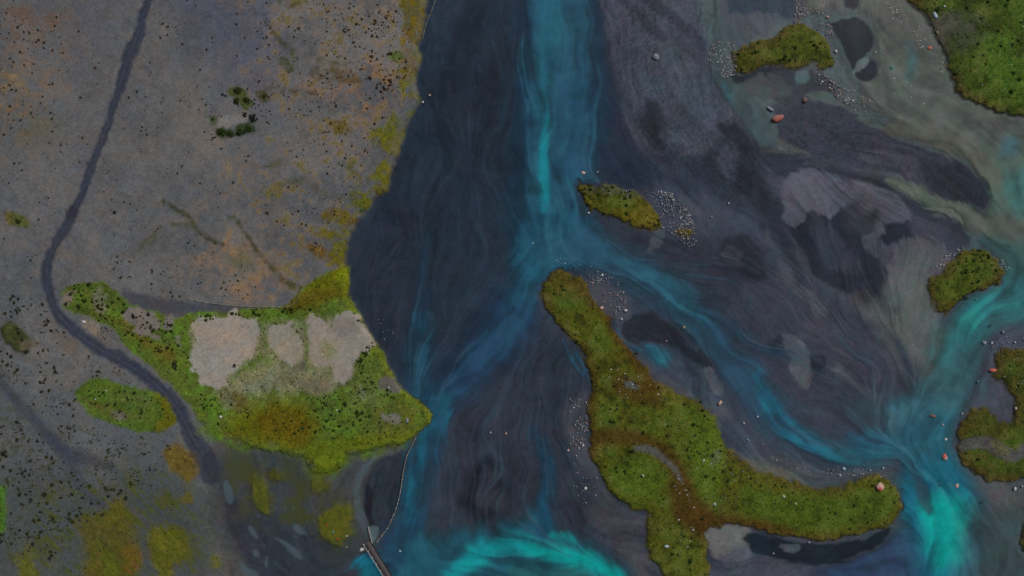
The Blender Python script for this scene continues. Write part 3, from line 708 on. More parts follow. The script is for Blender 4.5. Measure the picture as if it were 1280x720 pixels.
# ------------------------------------------------------------------ plan: islets and drowned moss in the river
ISL = [  # outline, label, base colour, height
    ("720,232 724,226 732,228 745,232 765,232 785,236 800,245 812,259 823,272 825,280 815,286 800,285 780,277 760,270 740,264 727,250",
     "oval mossy islet just right of where the turquoise channel forks", (72, 72, 14), .5),
    ("920,62 935,56 950,52 965,48 980,35 992,29 1005,30 1020,37 1030,45 1038,58 1045,75 1040,84 1028,85 1020,80 1010,82 995,86 975,82 955,83 940,90 922,96 918,80",
     "green hump of an islet below the stony scree, dark pools on its right side", (66, 72, 16), .55),
    ("1125,-60 1132,5 1150,18 1160,29 1170,44 1178,62 1188,95 1195,115 1210,122 1225,128 1245,138 1265,145 1300,146 1600,150 1600,-400 1100,-400",
     "big bright green shore island cut off by the upper right corner", (54, 66, 16), .7),
    ("1158,360 1165,345 1180,335 1195,322 1207,310 1220,308 1235,313 1248,325 1253,340 1250,355 1235,362 1215,368 1200,378 1185,390 1172,390 1163,378",
     "compact bean-shaped green islet standing above the right turquoise bend", (68, 78, 18), .5),
    ("1241,440 1250,432 1270,438 1290,440 1500,450 1500,600 1290,597 1265,602 1240,602 1220,592 1205,580 1196,560 1195,540 1200,525 1215,512 1225,510 1240,515 1250,527 1265,525 1272,500 1262,492 1250,480 1240,470 1242,455",
     "hook-shaped mossy islet with bare sandy flats and a red boulder at its tip", (60, 72, 16), .5),
    ("675,365 678,350 688,340 700,336 715,342 730,350 737,365 745,378 758,390 768,395 770,412 778,425 795,440 808,460 818,475 835,485 855,493 875,500 890,515 898,530 902,545 910,560 925,575 945,588 965,592 985,598 1005,608 1030,612 1050,608 1068,600 1085,594 1100,595 1115,602 1123,620 1125,640 1120,655 1105,662 1080,665 1060,670 1040,678 1020,677 995,674 965,668 935,660 910,656 885,660 882,670 887,690 888,750 870,790 840,770 828,720 815,700 808,680 808,660 810,640 795,636 775,625 760,612 748,595 740,575 738,550 735,530 734,510 738,490 740,478 735,460 728,445 718,425 705,415 690,400 680,385",
     "long crooked mossy island reaching from the fork to the big pink boulder", (73, 76, 14), .6),
    ("852,287 858,284 864,287 865,292 858,295 852,292", "tiny olive tuft of an islet among pale stones", (70, 64, 16), .3),
    ("1276,655 1290,648 1400,650 1400,700 1290,694 1276,686", "dark mossy point poking in at the right edge near the bottom corner", (40, 54, 20), .4),
]
PAT = [
    ("311,600 322,597 334,608 341,626 341,642 334,649 322,640 312,622", "drowned moss slick, upright olive streak beside the end of the dirt track", (78, 82, 14), .12),
    ("331,588 345,584 354,592 352,604 340,606 332,600", "faint small moss slick between the meadow and the olive streak", (62, 66, 26), .06),
    ("390,603 397,598 407,600 411,608 405,616 396,616 390,611", "small round moss slick below the meadow's lower lobe", (74, 76, 18), .12),
    ("396,644 408,638 418,633 430,630 438,636 439,655 438,668 428,676 418,681 408,676 400,664 395,654", "bright olive moss mat with two reddish stones, left of the footbridge", (82, 84, 12), .16),
]
ISD = []
for s, lb, c, h in ISL + PAT:
    big = h > .2
    d = sdf(s, 30, False, 1.0); ISD.append(d)
    d = d + (9 * N2 + 5 * N3)
    k = m_(d, 4.5 if big else 12)
    C = np.zeros((ny, nx, 3), F); C[:] = alb(c)
    Gs = G.copy(); G[:] = C
    if big:
        gp_((64, 52, 16), .75 * m_(5 + 18 * N2 + 22 * N1 - d, 14))                                     # brown wet edge
        gp_((62, 84, 20), .75 * m_(d - 16 + 20 * N2, 16) * np.clip(.5 + 2.4 * N2, 0, 1))     # greener middle
        gp_((84, 80, 40), .5 * np.clip(3 * N2 + 3 * N3 - .1, 0, 1)); gp_((46, 54, 14), .6 * np.clip(-4 * N2 - 4 * N3 - .5, 0, 1))
        gp_((66, 48, 14), .45 * np.clip(4 * N1 - .3 + 1.5 * N3, 0, 1))
    if 'crooked' in lb:
        gp_((66, 46, 10), .85 * m_(stroke("736,548 765,545 795,548 825,560 842,580 850,605 858,630 872,650", [26, 22, 20, 18, 22, 30, 40, 40]), 16))
        gp_((66, 46, 10), .8 * m_(stroke("775,480 800,490 820,500", [26, 30, 18]), 16))
        gp_((66, 48, 10), .8 * m_(stroke("860,648 900,650 950,656 990,662", [30, 16, 12, 8]), 10))
        gp_((70, 48, 10), .7 * m_(stroke("760,395 780,430 805,465 822,485", [10, 14, 20, 14]), 12))
        gp_((66, 50, 12), .6 * m_(stroke("728,430 742,470 738,510 738,570", [8, 12, 12, 18]), 9))
        gp_((74, 96, 22), .6 * m_(sdf("850,510 895,520 905,560 900,600 880,620 865,580 870,540", 30), 26))
        gp_((66, 90, 20), .5 * m_(sdf("760,580 800,575 825,590 820,620 790,625 765,605", 30), 20))
        gp_((62, 84, 18), .6 * m_(sdf("930,615 1050,620 1115,610 1115,640 1040,660 940,645", 30), 22))
        gp_((76, 82, 26), .5 * m_(sdf("820,650 860,660 880,690 880,740 830,720", 30), 24))
        gp_((74, 74, 70), .9 * m_(stroke("794,561 812,562 830,573 844,588 850,600", [7, 10, 8, 7, 4], 20), 4))
        gp_((68, 72, 70), .9 * m_(stroke("781,479 789,481 796,484", [5, 9, 5], 20), 4))
        gp_((74, 76, 62), .6 * m_(sdf("888,565 900,562 900,575 890,578", 20), 6))
    if 'corner' in lb and 'bright' in lb:
        gp_((64, 62, 56), .85 * m_(sdf("1146,20 1185,14 1222,22 1230,46 1202,62 1180,72 1164,42", 30), 18) * np.clip(.7 + 2 * N2, 0, 1))
        gp_((58, 86, 18), .75 * m_(sdf("1225,50 1260,30 1320,30 1320,125 1270,125 1235,100", 30), 30) * np.clip(.6 + 2 * N2, 0, 1))
        gp_((56, 78, 20), .6 * m_(sdf("1240,-20 1320,-20 1320,30 1250,15", 30), 20))
    if 'hook' in lb:
        gp_((74, 72, 72), .93 * m_(sdf("1199,552 1212,544 1232,543 1252,553 1268,562 1290,552 1400,550 1400,566 1290,568 1268,576 1252,574 1235,562 1215,560 1200,562", 30), 5))
        gp_((84, 82, 40), .6 * m_(sdf("1235,548 1255,556 1258,566 1245,566", 20), 6))
    if 'oval' in lb:
        gp_((62, 64, 50), .7 * m_(sdf("738,230 785,234 800,246 780,246 745,244 732,240", 20), 8) * np.clip(.6 + 2 * N3, 0, 1))
        gp_((92, 80, 16), .6 * m_(sdf("770,262 810,262 824,278 808,286 785,279", 20), 12))
        gp_((84, 74, 14), .6 * m_(sdf("722,238 735,250 750,264 738,264 725,248", 20), 8))
    if not big:
        gp_((70, 78, 14), .6 * np.clip(.4 + 3 * N2, 0, 1)); gp_((86, 70, 14), .4 * np.clip(3 * N3, 0, 1))
    G *= np.clip(1 + .5 * N2 + .6 * N3 + .55 * N4, .4, 1.9)[..., None]
    kk = k[..., None] * (.95 if big else .88)
    G[:] = Gs * (1 - kk) + G * kk
    if big:
        kz = m_(d - 1, 4)
        zup(.10, kz); Z += kz * (h * .55 * (1 - np.exp(-np.maximum(d, 0) / 14)) + .09 * N2 + .05 * N3)
    else:
        Z += k * h + (k > .3) * .22 * k
    WA *= 1 - m_(d + 2, 4)
gp_((64, 68, 26), .75 * m_(sdf('268,566 340,575 400,600 436,640 420,690 350,660 300,640 275,600', 60), 50) * np.clip(4.5 * N2 + 2.5 * N1 + .1, 0, 1))
gp_((70, 74, 22), .7 * m_(sdf('60,610 240,600 262,700 250,800 40,800', 60), 50) * np.clip(5 * N2 + 8 * STRK - .3, 0, 1))
# wet sheen puddles in the mud
PUD = [("279,603 284,602 290,614 292,624 289,631 284,628 279,614", "longest of the pale puddles in the dark mud by the track's end"),
       ("309,659 314,658 320,667 322,675 315,670", "spindle-shaped pale puddle below the longest one"),
       ("299,703 306,705 314,712 322,716 320,728 308,722 302,712", "pale puddle trailing off at the bottom edge under the dark mud"),
       ("345,675 352,676 366,684 374,690 378,700 370,698 358,688", "thin curved pale puddle left of the olive moss mat"),
       ("367,657 374,656 380,664 384,668 376,668 368,663", "blurred pale puddle just left of the olive moss mat"),
       ("316,689 322,689 324,695 318,696", "little round puddle below the spindle-shaped puddle"),
       ("330,697 334,697 333,710 331,708", "short upright puddle near the bottom edge")]
PUDD = [sdf(s, 20, True, .4) for s, _ in PUD]
for d in PUDD:
    gp_((74, 88, 98), .8 * m_(d, 3)); Z -= .02 * m_(d, 3)
for i in range(34):
    px, py = rng.uniform(240, 400), rng.uniform(590, 720)
    if rng.random() < .5: px = rng.uniform(300, 400); py = rng.uniform(625, 700)
    a = rng.uniform(.6, 1.4); L = rng.uniform(1, 4)
    gp_((72, 84, 92), .55 * m_(stroke(np.array([[px, py], [px + L * math.cos(a), py + L * math.sin(a)]]), [rng.uniform(.8, 2.2)] * 2, 12, .5, False), 2))
G = np.clip(G, .003, .85)
Z[:] = np.where(np.isfinite(Z), Z, -.3)


# ------------------------------------------------------------------ materials
def mat(name, rough=.95, spec=.1):
    m = bpy.data.materials.new(name); m.use_nodes = True
    b = m.node_tree.nodes['Principled BSDF']
    b.inputs['Roughness'].default_value = rough
    b.inputs['Specular IOR Level'].default_value = spec
    return m, m.node_tree, b


def nd(nt, t, **k):
    n = nt.nodes.new(t)
    for a, v in k.items():
        setattr(n, a, v)
    return n


def attr_mat(name, scale, amt, bump, rough=.95, spec=.1, dist=.05):
    """colour carried by the ground itself, broken up by procedural grain and relief"""
    m, nt, b = mat(name, rough, spec)
    at = nd(nt, 'ShaderNodeAttribute', attribute_name='tint')
    tc = nd(nt, 'ShaderNodeTexCoord')
    n1 = nd(nt, 'ShaderNodeTexNoise'); n1.inputs['Scale'].default_value = scale; n1.inputs['Detail'].default_value = 6; n1.inputs['Roughness'].default_value = .7
    mr = nd(nt, 'ShaderNodeMapRange'); mr.inputs['From Min'].default_value = .25; mr.inputs['From Max'].default_value = .75
    mr.inputs['To Min'].default_value = 1 - amt; mr.inputs['To Max'].default_value = 1 + amt
    mx = nd(nt, 'ShaderNodeVectorMath', operation='SCALE')
    bp = nd(nt, 'ShaderNodeBump'); bp.inputs['Strength'].default_value = bump; bp.inputs['Distance'].default_value = dist
    for a, c in [(tc.outputs['Object'], n1.inputs['Vector']), (n1.outputs['Fac'], mr.inputs['Value']), (at.outputs['Color'], mx.inputs[0]),
                 (mr.outputs[0], mx.inputs['Scale']), (mx.outputs[0], b.inputs['Base Color']), (n1.outputs['Fac'], bp.inputs['Height']), (bp.outputs[0], b.inputs['Normal'])]:
        nt.links.new(a, c)
    return m


M_SILT = attr_mat('silt', 3.0, .22, .5, .9, .12)
M_GRAVEL = attr_mat('gravel', 4.0, .32, .8)
M_MOSSY = attr_mat('mossy_ground', 4.0, .35, .9)
M_TUFT = attr_mat('moss_tufts', 6.0, .25, .3)

mw = bpy.data.materials.new('meltwater'); mw.use_nodes = True
nt = mw.node_tree; nt.nodes.clear()
out = nd(nt, 'ShaderNodeOutputMaterial'); at = nd(nt, 'ShaderNodeAttribute', attribute_name='tint')
tr = nd(nt, 'ShaderNodeBsdfTransparent'); df = nd(nt, 'ShaderNodeBsdfDiffuse'); gl = nd(nt, 'ShaderNodeBsdfGlossy'); gl.inputs['Roughness'].default_value = .12
mx1 = nd(nt, 'ShaderNodeMixShader'); mx2 = nd(nt, 'ShaderNodeMixShader'); fr = nd(nt, 'ShaderNodeFresnel'); fr.inputs['IOR'].default_value = 1.33
nz = nd(nt, 'ShaderNodeTexNoise'); nz.inputs['Scale'].default_value = 2.2; nz.inputs['Detail'].default_value = 4
tc = nd(nt, 'ShaderNodeTexCoord'); bp = nd(nt, 'ShaderNodeBump'); bp.inputs['Strength'].default_value = .25; bp.inputs['Distance'].default_value = .02
for a, c in [(at.outputs['Color'], df.inputs['Color']), (at.outputs['Alpha'], mx1.inputs[0]), (tr.outputs[0], mx1.inputs[1]), (df.outputs[0], mx1.inputs[2]),
             (tc.outputs['Object'], nz.inputs['Vector']), (nz.outputs['Fac'], bp.inputs['Height']), (bp.outputs[0], fr.inputs['Normal']), (bp.outputs[0], gl.inputs['Normal']),
             (fr.outputs[0], mx2.inputs[0]), (mx1.outputs[0], mx2.inputs[1]), (gl.outputs[0], mx2.inputs[2]), (mx2.outputs[0], out.inputs['Surface'])]:
    nt.links.new(a, c)


# ------------------------------------------------------------------ ground sheets cut from the plan
def mesh_np(name, co, faces, m, tint=None, smooth_=False):
    """co (n,3), faces (k,3|4) -> mesh"""
    me = bpy.data.meshes.new(name)
    k = faces.shape[1]
    me.vertices.add(len(co)); me.vertices.foreach_set('co', np.ascontiguousarray(co, F).ravel())
    me.loops.add(faces.size); me.loops.foreach_set('vertex_index', np.ascontiguousarray(faces, np.int32).ravel())
    me.polygons.add(len(faces)); me.polygons.foreach_set('loop_start', np.arange(0, faces.size, k, dtype=np.int32))
    if smooth_:
        me.polygons.foreach_set('use_smooth', np.ones(len(faces), bool))
    if tint is not None:
        a = me.color_attributes.new('tint', 'FLOAT_COLOR', 'POINT')
        a.data.foreach_set('color', np.ascontiguousarray(tint, F).ravel())
    me.materials.append(m)
    me.update(calc_edges=True)
    return me


def link(name, me, parent=None, **props):
    o = bpy.data.objects.new(name, me); COL.objects.link(o)
    if parent is not None:
        o.parent = parent
    for k, v in props.items():
        o[k] = v
    return o


WXm = ((X - 640) * S).astype(F); WYm = ((360 - Y) * S).astype(F)
CO = np.stack([WXm, WYm, Z], -1).reshape(-1, 3)
T4 = np.concatenate([G, np.ones((ny, nx, 1), F)], -1).reshape(-1, 4)
IDX = np.arange(ny * nx).reshape(ny, nx)
QUAD = np.stack([IDX[1:, :-1], IDX[1:, 1:], IDX[:-1, 1:], IDX[:-1, :-1]], -1).reshape(-1, 4)
cen = lambda A: (A[1:, :-1] + A[1:, 1:] + A[:-1, 1:] + A[:-1, :-1]).ravel() / 4
lab = np.zeros(len(QUAD), np.int32)                 # 0 riverbed
lab[cen(PLAIN) > 0] = 1
lab[cen(MEADOW) > 0] = 2
lab[(cen(TRACK) > 0) & (cen(PLAIN) > 0)] = 3
lab[(cen(TRACK2) > 0) & (lab == 1)] = 4
lab[cen(LENS) > 0] = 5
for i, d in enumerate(ISD):
    lab[cen(d) > 0] = 10 + i
for i, d in enumerate(PUDD):
    lab[cen(d) > 0] = 40 + i


def sheet(k, name, m, **props):
    f = QUAD[lab == k]
    if not len(f):
        return None
    u, inv = np.unique(f, return_inverse=True)
    return link(name, mesh_np(name, CO[u], inv.reshape(-1, 4), m, T4[u], True), None, kind='structure', **props)


sheet(0, 'riverbed', M_SILT, label='dark silt and sand floor of the braided river')
sheet(1, 'gravel_plain', M_GRAVEL, label='grey gravel plain on the left bank, freckled with dark shrubs')
meadow = sheet(2, 'meadow', M_MOSSY, label='green meadow round the pinkish clay pans on the left bank')
sheet(3, 'dirt_track', M_GRAVEL, label='long dark dirt track curving down the gravel plain to the mud')
sheet(4, 'dirt_track', M_GRAVEL, label='short faint dark track entering at the left edge of the plain')
lens = sheet(5, 'meadow', M_MOSSY, label='lens-shaped green meadow patch left of the curving track')
islands = []
for i, (s, lb, c, h) in enumerate(ISL):
    islands.append(sheet(10 + i, 'islet', M_MOSSY, label=lb, group='mossy islets in the river'))
mats_ = [sheet(10 + len(ISL) + i, 'moss_patch', M_MOSSY, label=lb, group='moss slicks in the backwater mud') for i, (s, lb, c, h) in enumerate(PAT)]
M_WET = attr_mat('wet_mud', 3.0, .12, .15, .25, .5)
for i, (s, lb) in enumerate(PUD):
    sheet(40 + i, 'puddle', M_WET, label=lb, group='pale puddles in the mud')

# water: one level sheet over the bed, cut away where land stands well above it
WCO = np.stack([WXm, WYm, np.zeros_like(WXm)], -1).reshape(-1, 3)
jj = np.unique(np.concatenate([np.arange(0, NR), np.arange(NR, ny - NR), np.arange(ny - NR, ny)])); ii = np.unique(np.concatenate([np.arange(0, NR), np.arange(NR, nx - NR), np.arange(nx - NR, nx)]))
sub = IDX[np.ix_(jj, ii)]
wq = np.stack([sub[1:, :-1], sub[1:, 1:], sub[:-1, 1:], sub[:-1, :-1]], -1).reshape(-1, 4)
land = np.max(np.stack([PLAIN, MEADOW] + [d for d, q in zip(ISD, ISL)]), 0).ravel()
wq = wq[land[wq].max(1) < 9]
u, inv = np.unique(wq, return_inverse=True)
WT = np.concatenate([np.clip(WC, 0, .9), WA[..., None]], -1).reshape(-1, 4)
link('river', mesh_np('river', WCO[u], inv.reshape(-1, 4), mw, WT[u], True), None, kind='structure', label='shallow turquoise and slate meltwater of the braided river')


# ------------------------------------------------------------------ sampling of the finished plan
def gi(x, y):
    return NR + (np.asarray(x) - fx_[0]) / STEP, NR + (np.asarray(y) - fy_[0]) / STEP


def at_(A, x, y):
    a, b = gi(x, y)
    return bil(A, np.atleast_1d(a), np.atleast_1d(b))


def zg(x, y):
    return float(at_(Z, x, y)[0])


def tint_at(x, y):
    a, b = gi(x, y)
    return G[np.clip(b, 0, ny - 1).astype(int), np.clip(a, 0, nx - 1).astype(int)]


# ------------------------------------------------------------------ moss and grass: tufts with real relief
def tufts(name, mask, n, parent, r0, r1, label=None, jit=.35, dark=.06):
    # random points where mask says so
    jx = np.nonzero(mask[fine])
    if not len(jx[0]):
        return
    k = rng.integers(0, len(jx[0]), n)
    x = fx_[jx[1][k]] + rng.uniform(-.8, .8, n); y = fy_[jx[0][k]] + rng.uniform(-.8, .8, n)
    r = rng.uniform(r0, r1, n) * S; h = r * rng.uniform(.35, .8, n)
    z = at_(Z, x, y) - .01
    wx = (x - 640) * S; wy = (360 - y) * S
    nb = 4; a0 = rng.uniform(0, 6.28, n)
    V = np.zeros((n, nb + 1, 3), F)
    for j in range(nb):
        a = a0 + j * 2 * math.pi / nb + rng.uniform(-.4, .4, n); rr = r * rng.uniform(.6, 1.2, n)
        V[:, j, 0] = wx + np.cos(a) * rr; V[:, j, 1] = wy + np.sin(a) * rr; V[:, j, 2] = z
    V[:, nb, 0] = wx + rng.uniform(-.5, .5, n) * r; V[:, nb, 1] = wy + rng.uniform(-.5, .5, n) * r; V[:, nb, 2] = z + h
    base = (np.arange(n) * (nb + 1))[:, None]
    Fc = np.concatenate([np.stack([base[:, 0] + j, base[:, 0] + (j + 1) % nb, base[:, 0] + nb], -1) for j in range(nb)])
    c = tint_at(x, y) * (1 + jit * rng.standard_normal(n) * .55).clip(.45, 1.8)[:, None]
    c = c * np.stack([1 + .12 * rng.standard_normal(n), np.ones(n), 1 + .12 * rng.standard_normal(n)], -1)
    dk = rng.random(n) < dark
    c[dk] = alb((30, 34, 14)) * rng.uniform(.6, 1.3, (dk.sum(), 1))
    c = np.clip(c, .002, .7)
    t = np.ones((n, nb + 1, 4), F); t[:, :, :3] = c[:, None, :]
    me = mesh_np(name, V.reshape(-1, 3), Fc, M_TUFT, t.reshape(-1, 4))
    kw = dict(kind='stuff')
    if label:
        kw['label'] = label
    return link(name, me, parent, **kw)


inview = (X > -90) & (X < 1370) & (Y > -60) & (Y < 780)
for i, o in enumerate(islands):
    mk = (ISD[i] + 9 * N2 + 5 * N3 + 3 * N4 > 2.6) & inview
    pale = (G[..., 1] > G[..., 2] * 1.5)                # growth only where the ground is mossy
    mk &= pale
    if o:
        tufts('moss', mk, int(mk.sum() * .55), o, .8, 1.7)
for i, o in enumerate(mats_):
    mk = (ISD[len(ISL) + i] > 2.5) & inview
    if o:
        tufts('moss', mk, int(mk.sum() * .25), o, .6, 1.2, None, .25, .01)
mk = (MEADOW > .8) & (G[..., 1] > G[..., 2] * 1.7) & inview
tufts('grass', mk, int(mk.sum() * .5), meadow, .8, 1.8)
mk = (LENS > .8) & (G[..., 1] > G[..., 2] * 1.6) & inview
tufts('grass', mk, int(mk.sum() * .5), lens, .8, 1.6)
mk = (PLAIN > 1) & (MEADOW < 0) & (LENS < 0) & (G[..., 1] > G[..., 2] * 1.9) & inview
tufts('bank_moss', mk, int(mk.sum() * .35), None, .7, 1.5, 'olive moss and sedge scattered over the gravel bank and plain', .3, .04)

# ------------------------------------------------------------------ stones
PAL = {'white': (216, 212, 206), 'grey': (118, 122, 130), 'cream': (240, 214, 170), 'pink': (184, 142, 132), 'red': (172, 92, 78), 'blue': (150, 166, 182),
       'tan': (150, 128, 96), 'brown': (98, 82, 78), 'dark': (36, 42, 50), 'teal': (70, 112, 108), 'rust': (150, 62, 40), 'dusty': (142, 98, 92)}


def stone_mat(n, c):
    m, nt, b = mat('stone_' + n, .85, .2)
    tc = nd(nt, 'ShaderNodeTexCoord'); n1 = nd(nt, 'ShaderNodeTexNoise'); n1.inputs['Scale'].default_value = 3.5; n1.inputs['Detail'].default_value = 6
    cr = nd(nt, 'ShaderNodeValToRGB'); e = cr.color_ramp.elements
    a = alb(c); e[0].position = .3; e[1].position = .7
    e[0].color = (*(a * .7), 1); e[1].color = (*np.minimum(a * 1.2, .88), 1)
    bp = nd(nt, 'ShaderNodeBump'); bp.inputs['Strength'].default_value = .5; bp.inputs['Distance'].default_value = .06
    for p, q in [(tc.outputs['Object'], n1.inputs['Vector']), (n1.outputs['Fac'], cr.inputs['Fac']), (cr.outputs[0], b.inputs['Base Color']), (n1.outputs['Fac'], bp.inputs['Height']), (bp.outputs[0], b.inputs['Normal'])]:
        nt.links.new(p, q)
    return m


SM = {k: stone_mat(k, c) for k, c in PAL.items()}
_t = (1 + 5 ** .5) / 2
ICO = np.array([(-1, _t, 0), (1, _t, 0), (-1, -_t, 0), (1, -_t, 0), (0, -1, _t), (0, 1, _t), (0, -1, -_t), (0, 1, -_t), (_t, 0, -1), (_t, 0, 1), (-_t, 0, -1), (-_t, 0, 1)], float)
ICO /= np.linalg.norm(ICO[0])
ICF = np.array([(0, 11, 5), (0, 5, 1), (0, 1, 7), (0, 7, 10), (0, 10, 11), (1, 5, 9), (5, 11, 4), (11, 10, 2), (10, 7, 6), (7, 1, 8), (3, 9, 4), (3, 4, 2), (3, 2, 6), (3, 6, 8), (3, 8, 9), (4, 9, 5), (2, 4, 11), (6, 2, 10), (8, 6, 7), (9, 8, 1)])


def subdiv(v, f):
    v = [tuple(p) for p in v]; c = {}; o = []

    def mid(a, b):
        k = (min(a, b), max(a, b))
        if k not in c:
            p = np.array(v[a]) + np.array(v[b]); p /= np.linalg.norm(p); c[k] = len(v); v.append(tuple(p))
        return c[k]
    for a, b, d in f:
        ab, bd, da = mid(a, b), mid(b, d), mid(d, a)
        o += [(a, ab, da), (b, bd, ab), (d, da, bd), (ab, bd, da)]
    return np.array(v), np.array(o)


ICO2, ICF2 = subdiv(ICO, ICF)


def rock_shape(seed, fine_=False, cuts=7):
    """an angular boulder: a ball planed by random flat cuts"""
    r = np.random.default_rng(seed)
    v, f = (ICO2, ICF2) if fine_ else (ICO, ICF)
    v = v.copy()
    for _ in range(cuts):
        n = r.standard_normal(3); n /= np.linalg.norm(n); d = r.uniform(.5, .8)
        k = v @ n
        v = np.where((k > d)[:, None], v - (k - d)[:, None] * n, v)
    v *= 1 + .08 * r.standard_normal(v.shape)
    v *= np.array([r.uniform(.9, 1.15), r.uniform(.8, 1.), r.uniform(.6, .8)])
    v[:, 2] = np.maximum(v[:, 2], -.25)
    return v / np.abs(v[:, :2]).max(), f


ROCK = {}


def rock_mesh(col, var, fine_):
    k = (col, var, fine_)
    if k not in ROCK:
        v, f = rock_shape(100 + var * 7 + (50 if fine_ else 0), fine_)
        ROCK[k] = mesh_np('stone', v, f, SM[col])
    return ROCK[k]


def stone(x, y, size, col, label, group=None, aspect=1., ang=None, tall=1., var=None, name='stone'):
    big = size > 7
    o = link('boulder' if size >= 7 else name, rock_mesh(col, random.randrange(5) if var is None else var, big), None, label=label,
             category='boulder' if size >= 7 else 'stone')
    if group:
        o['group'] = group
    r = size * S / 2 * (.8 if size > 4 else .78)
    o.scale = (r * aspect, r, r * 1.0 * tall)
    o.rotation_euler = (0, 0, random.uniform(0, 6.28) if ang is None else ang)
    zz = max(zg(x, y), -.06 if size > 3 else -.03)
    o.location = ((x - 640) * S, (360 - y) * S, zz + r * .12)
    return o


